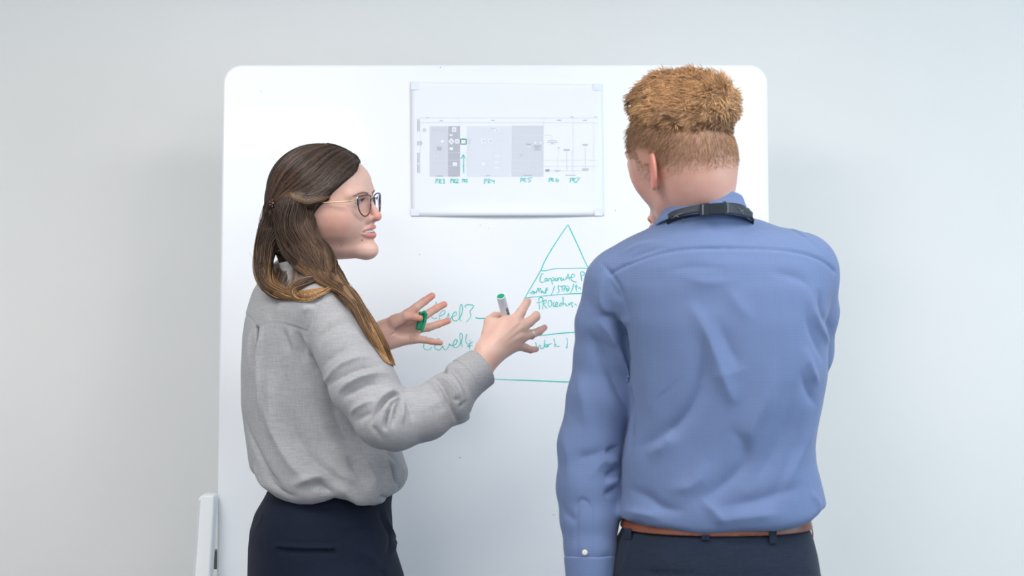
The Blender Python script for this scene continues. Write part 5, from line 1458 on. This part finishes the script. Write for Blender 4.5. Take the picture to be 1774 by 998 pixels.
v, q = polygonise(belt_f, (0.10, -0.93, zb - .01), (0.56, -0.62, zt + .01), 0.0024)
make_mesh('belt', v, q, belt_m, man)
def loopbox(px, yt, yb, w=6.5):
    vv = []
    for (x, y) in ((px - w, yt), (px + w, yt), (px + w, yb), (px - w, yb)):
        p, d = raycast(lambda P: np.minimum(mt_sdf(P), belt_f(P)), [(x, y)], 2.3); vv.append(W(x, y, d[0] - .0006))
    o_ = [p + np.array([0, -.003, 0]) for p in vv]
    V = vv + o_; f = [(0, 3, 2, 1)[::-1], (4, 5, 6, 7)[::-1], (0, 4, 5, 1), (1, 5, 6, 2), (2, 6, 7, 3), (3, 7, 4, 0)]
    o = make_mesh('belt_loop', V, f, grey_t, mtr, smooth=False); b_ = o.modifiers.new('bevel', 'BEVEL'); b_.width = .0012; b_.segments = 2
loopbox(1087, 915, 934); loopbox(1222, 926, 936); loopbox(1339, 918, 942)
for s_ in (1, -1):
    c = mleg(s_)[-1].copy(); c[2] = 0; shoe(c, np.array([.25 * s_ - .1, 1.0]), man, 1.12)
# retractable badge cord hanging at his right hip
cord = np.array([W(1404, 906, 2.72), W(1407, 918, 2.72), W(1408, 930, 2.72), W(1406, 936, 2.715)])
v, q = tubes(spline(cord, 14)[None], np.full((1, 14), .0011), 6); make_mesh('cord', v, q, belt_m, man)

# --- body: head, neck, hands and the trunk under the clothes
mn0 = HM.wor((-.028, 0, -.035)); mn1 = W(1219, 400, 2.72)
def head_m(P):
    L = HM.loc(P); d = head_sdf(L, True) * HM.s
    nk = rcone(P, mn0, mn1, .0575, .0585)
    return smin(d, nk, 0.022)
v, q = polygonise(head_m, HM.o + np.array([-.17, -.17, -.19]), HM.o + np.array([.17, .17, .14]), 0.0024)
L = HM.loc(v); c = skin_color(L, srgb(220, 172, 158), True)
hr = srgb(150, 114, 90)
fade = np.clip((L[:, 2] - (-.055) - np.clip(L[:, 0] + .02, 0, .06) * .45) / .085, 0, 1) ** .8 * (L[:, 0] < .065 + .2 * (L[:, 2] - .05)) * ((np.abs(L[:, 1]) < .0785) | (L[:, 0] > 0.002))
fade = fade[:, None] * 0.75
c = c * (1 - fade) + np.array(hr[:3]) * fade
stub = (np.exp(-((L[:, 0] - .03) / .03) ** 2 - ((L[:, 2] + .075) / .03) ** 2) * .35)[:, None]; c = c * (1 - stub) + np.array(srgb(176, 128, 100)[:3]) * stub
pm = [(v, q)]; cm = [c]
wl = la[-1]; hd_ = np.array([.0, .02, -1.0]); hd_ /= np.linalg.norm(hd_)
def off(x, y, z): return wl + np.array([x, y, z])
lh = dict(palm=[(off(0, 0, .03), off(0, .01, -.03), .028, .025), (off(0, .01, -.03), off(.0, .030, -.085), .018, .012), (off(0, .01, -.03), off(0, .012, -.09), .018, .012), (off(0, .01, -.03), off(0, -.006, -.088), .018, .012), (off(0, .0, -.03), off(0, -.024, -.082), .018, .011)],
          fingers=[([off(0, .030, -.085), off(.006, .034, -.115), off(.018, .032, -.14), off(.028, .028, -.155)], [.011, .0095, .0085, .0075]), ([off(0, .012, -.09), off(.008, .012, -.125), off(.022, .010, -.15), off(.034, .008, -.163)], [.011, .0098, .0088, .0078]),
                   ([off(0, -.006, -.088), off(.008, -.008, -.12), off(.021, -.009, -.145), off(.032, -.009, -.157)], [.0108, .0092, .0084, .0074]), ([off(0, -.024, -.082), off(.007, -.027, -.105), off(.018, -.028, -.123), off(.026, -.027, -.133)], [.0095, .0084, .0074, .0064]),
                   ([off(.004, .026, -.04), off(.014, .042, -.062), off(.020, .046, -.085), off(.022, .046, -.10)], [.015, .012, .0105, .009])])
rw = ra[-1]
rh = dict(palm=[(rw, W(1160, 412, 3.02), .027, .024), (W(1160, 412, 3.02), W(1148, 392, 3.0), .020, .013), (W(1160, 412, 3.02), W(1146, 402, 3.0), .020, .013), (W(1160, 414, 3.02), W(1146, 412, 3.0), .019, .012), (W(1162, 416, 3.02), W(1148, 421, 3.0), .018, .011)],
          fingers=[([W(1148, 392, 3.0), W(1140, 386, 2.985), W(1133, 381, 2.97), W(1128, 379, 2.96)], [.011, .0092, .0082, .0070]), ([W(1146, 402, 3.0), W(1138, 397, 2.985), W(1134, 394, 2.965), W(1131, 394, 2.955)], [.011, .009, .008, .007]),
                   ([W(1146, 412, 3.0), W(1139, 407, 2.98), W(1140, 404, 2.96), W(1146, 402, 2.95)], [.0105, .009, .008, .007]), ([W(1148, 421, 3.0), W(1142, 418, 2.98), W(1143, 414, 2.965), W(1148, 412, 2.955)], [.0095, .008, .007, .006]),
                   ([W(1165, 405, 3.01), W(1160, 388, 2.99), W(1154, 378, 2.98), W(1150, 372, 2.975)], [.014, .0115, .010, .0088])])
for H in (lh, rh):
    pts = [p for a, b, _, _ in H['palm'] for p in (a, b)] + [p for f_, _ in H['fingers'] for p in f_]
    lo, hi = bounds(pts, .03); vv, qq = polygonise(lambda P: hand_sdf(P, **H), lo, hi, .0018)
    tips = np.min([np.linalg.norm(vv - f_[-1], axis=1) for f_, _ in H['fingers']], axis=0); m = (np.exp(-(tips / .022) ** 2) * .6)[:, None]
    pm.append((vv, qq)); cm.append(np.array(srgb(224, 176, 160)[:3]) * (1 - m) + np.array(srgb(214, 122, 100)[:3]) * m)
def body_m(P):
    d = loft(P, LM, DM, EX, EY, 2.4) + .018
    d = smin(d, loft(P, LTM, DM, EX, EY, 2.35) + .012, .03)
    d = smax(d, (CAMZ + (499 - 1150) * DM / F) - P[:, 2], .05)
    d = smin(d, chain(P, la, np.array(lr_) * .72, .01), .02); d = smin(d, chain(P, ra, np.array(rr_m) * .72, .01), .02)
    for s_ in (1, -1):
        lp = mleg(s_); lp[-1] = lp[-1] + np.array([0, 0, -.04]); d = smin(d, chain(P, lp, [.085, .058, .052, .038], .01), .03)
    return smin(d, rcone(P, mn0, mn1, .053, .056), .02)
v, q = polygonise(body_m, (0.0, -1.0, .03), (.62, -.40, 1.60), .009)
pm.append((v, q)); cm.append(np.tile(np.array(srgb(224, 176, 160)[:3]), (len(v), 1)))
v, q = join(pm); make_mesh('body', v, q, skin_m, man, col=np.vstack(cm))
for s_ in (-1, 1):
    c0 = HM.wor((.0785, .0305 * s_, 0)); v, q = polygonise(lambda P: np.linalg.norm(P - c0, axis=1) - .0125, c0 - .016, c0 + .016, .0012)
    Lc = (HM.loc(v) - np.array([.0815, .0315 * s_, 0])); an = np.degrees(np.arccos(np.clip(Lc[:, 0] / np.linalg.norm(Lc, axis=1), -1, 1)))
    col = np.tile(np.array([.8, .76, .74]), (len(v), 1)); col[an < 28] = srgb(90, 120, 140)[:3]; col[an < 12] = (.01, .01, .01)
    make_mesh('eye', v, q, eye_m, man, col=col)

# --- his hair: swept-forward crop with faded sides
HMASS = [(1112, 180, 2.80, 30), (1150, 166, 2.76, 40), (1196, 171, 2.70, 50), (1224, 186, 2.67, 54), (1228, 210, 2.66, 48)]
hmp, hmr = px_lock(HMASS)
def mcap(P):
    L = HM.loc(P)
    c = ell(L, (.004, 0, .036), (.0975, .0815, .088)) * HM.s
    top = smin(c, chain(P, hmp, hmr, .01), .02)
    lowz = .034 + .18 * np.clip(L[:, 0], -.06, .08) - .04 * (L[:, 0] < -.05) * 0
    top = top + 0.30 * np.maximum(lowz + .045 - L[:, 2], 0)
    top = smax(top, (lowz - L[:, 2]) * .9, .012)
    return smax(top, L[:, 0] - .118, .01)
def mhair(P):
    q = P @ np.array([[.9, .3, -.3], [-.2, .9, .4], [.35, -.3, .9]])
    n_ = np.sin(q[:, 0] * 210 + 3 * np.sin(q[:, 2] * 90)) * np.sin(q[:, 1] * 180 + 2 * np.sin(q[:, 0] * 70)) * np.sin(q[:, 2] * 240)
    return mcap(P) + .0022 * n_ + .0015
v, q = polygonise(mhair, HM.o + np.array([-.17, -.17, .0]), HM.o + np.array([.17, .17, .19]), .0024)
mh_m = strand_material('ginger_hair', .5, .4)
mhair_o = make_mesh('hair', v, q, mh_m, man, col=np.tile(srgb(140, 102, 70)[:3], (len(v), 1)))
SV, SQ, SC, so = [], [], [], 0
nn_ = vnormals(v, q)
fw = HM.R[:, 0]; upv = HM.R[:, 2]; rt = np.cross(fw, upv)
idx = RH.randint(0, len(v), 19000); Pp = v[idx] - nn_[idx] * .002; Np = nn_[idx]
n = len(Pp); M = 7; Lp = HM.loc(Pp)
cell = np.floor(Lp / .011).astype(int); hsh = (cell[:, 0] * 73 + cell[:, 1] * 179 + cell[:, 2] * 283) % 997
cr_ = np.random.RandomState(3).normal(size=(997, 3))
dirn = fw[None] * .85 - upv[None] * .30 + Np * .40 + cr_[hsh] * .28 + RH.normal(size=(n, 3)) * .12
tang = dirn - Np * ((dirn * Np).sum(1) - .36)[:, None]; tang /= np.linalg.norm(tang, axis=1)[:, None]
leng = (.012 + .012 * np.clip((Lp[:, 2] - .05) / .06, 0, 1) + .004 * RH.rand(n))
s = np.linspace(0, 1, M)
X = Pp[:, None] + tang[:, None] * (leng[:, None] * s)[..., None] - Np[:, None] * (leng[:, None] * .32 * s ** 2)[..., None]
tone = np.clip(.5 + .55 * cr_[hsh, 0] * .5 + RH.normal(size=n) * .22 + np.clip((Lp[:, 2] - .07) / .06, -.6, .35), 0, 1)[:, None, None]
tip_ = (.80 + .35 * s)[None, :, None]
col = (np.array(srgb(112, 80, 58)[:3]) * (1 - tone) + np.array(srgb(216, 172, 126)[:3]) * tone) * tip_
add_strands(X, np.full((n, M), .00050) * np.clip((1 - s) * 3 + .2, 0, 1)[None], col)
# faded sides and back: short bristles on the scalp
pts = []
g = RH.normal(size=(26000, 3)); g /= np.linalg.norm(g, axis=1)[:, None]
Lc = np.array([.003, 0, .022]) + g * np.array([.0915, .0735, .082]) * 1.0
for _ in range(4):
    e = 1e-3; d = head_sdf(Lc, True); gr = np.stack([head_sdf(Lc + np.eye(3)[k] * e, True) - d for k in range(3)], 1) / e
    Lc = Lc - gr * (d / np.maximum((gr * gr).sum(1), .3))[:, None]
hgt = (Lc[:, 2] - (-.055) - np.clip(Lc[:, 0] + .02, 0, .06) * .45)
keep = (hgt > 0) & (Lc[:, 0] < .062 + .2 * (Lc[:, 2] - .05)) & (Lc[:, 2] < .085) & (RH.rand(len(Lc)) < np.clip((hgt - .008) / .06, 0, 1)) & ~((np.abs(Lc[:, 1]) > .0755) & (Lc[:, 2] < .03)) & ((Lc[:, 0] < .030) | (Lc[:, 2] > .01))
Lc, gr, hgt = Lc[keep], gr[keep], hgt[keep]; gr /= np.linalg.norm(gr, axis=1)[:, None]
n = len(Lc); M = 4; s = np.linspace(0, 1, M)
Wp = HM.o + (Lc * HM.s) @ HM.R.T; Wn = gr @ HM.R.T
ln = .0014 + .019 * np.clip((hgt - .03) / .075, 0, 1) ** 1.3
dr = Wn * .30 - upv[None] * .75 + fw[None] * .3 + RH.normal(size=(n, 3)) * .15
X = Wp[:, None] + dr[:, None] * (ln[:, None] * s)[..., None]
X += Wn[:, None] * (np.minimum(ln, .006)[:, None] * .5 * s)[..., None]
tone = np.clip(.42 + RH.normal(size=n) * .22, 0, 1)[:, None, None]
col = (np.array(srgb(134, 100, 76)[:3]) * (1 - tone) + np.array(srgb(196, 156, 118)[:3]) * tone) * np.ones((1, M, 1))
add_strands(X, np.full((n, M), .00024) * np.clip((1 - s) * 3 + .3, 0, 1)[None], col)
o = make_mesh('hair_strands', np.vstack(SV), np.vstack(SQ), mh_m, mhair_o, col=np.vstack(SC)); o['kind'] = 'stuff'
# brow hairs
for s_ in (1, -1):
    N = 120; P = np.zeros((N, 3, 3))
    for i in range(N):
        u = RH.rand(); p0 = np.array([.099, .010 + .040 * u, .018 + .003 * math.sin(u * 2.6) + np.clip(RH.normal(), -1.5, 1.5) * .0012])
        for j in range(3): P[i, j] = HM.wor((p0 + np.array([0, .004, .0004]) * j / 2) * np.array([1, s_, 1]))
    v, q = tubes(brow_settle(P, HM, True), np.full((N, 3), .0003)); make_mesh('eyebrow', v, q, mh_m, man, col=np.tile(srgb(150, 104, 70)[:3], (len(v), 1)))
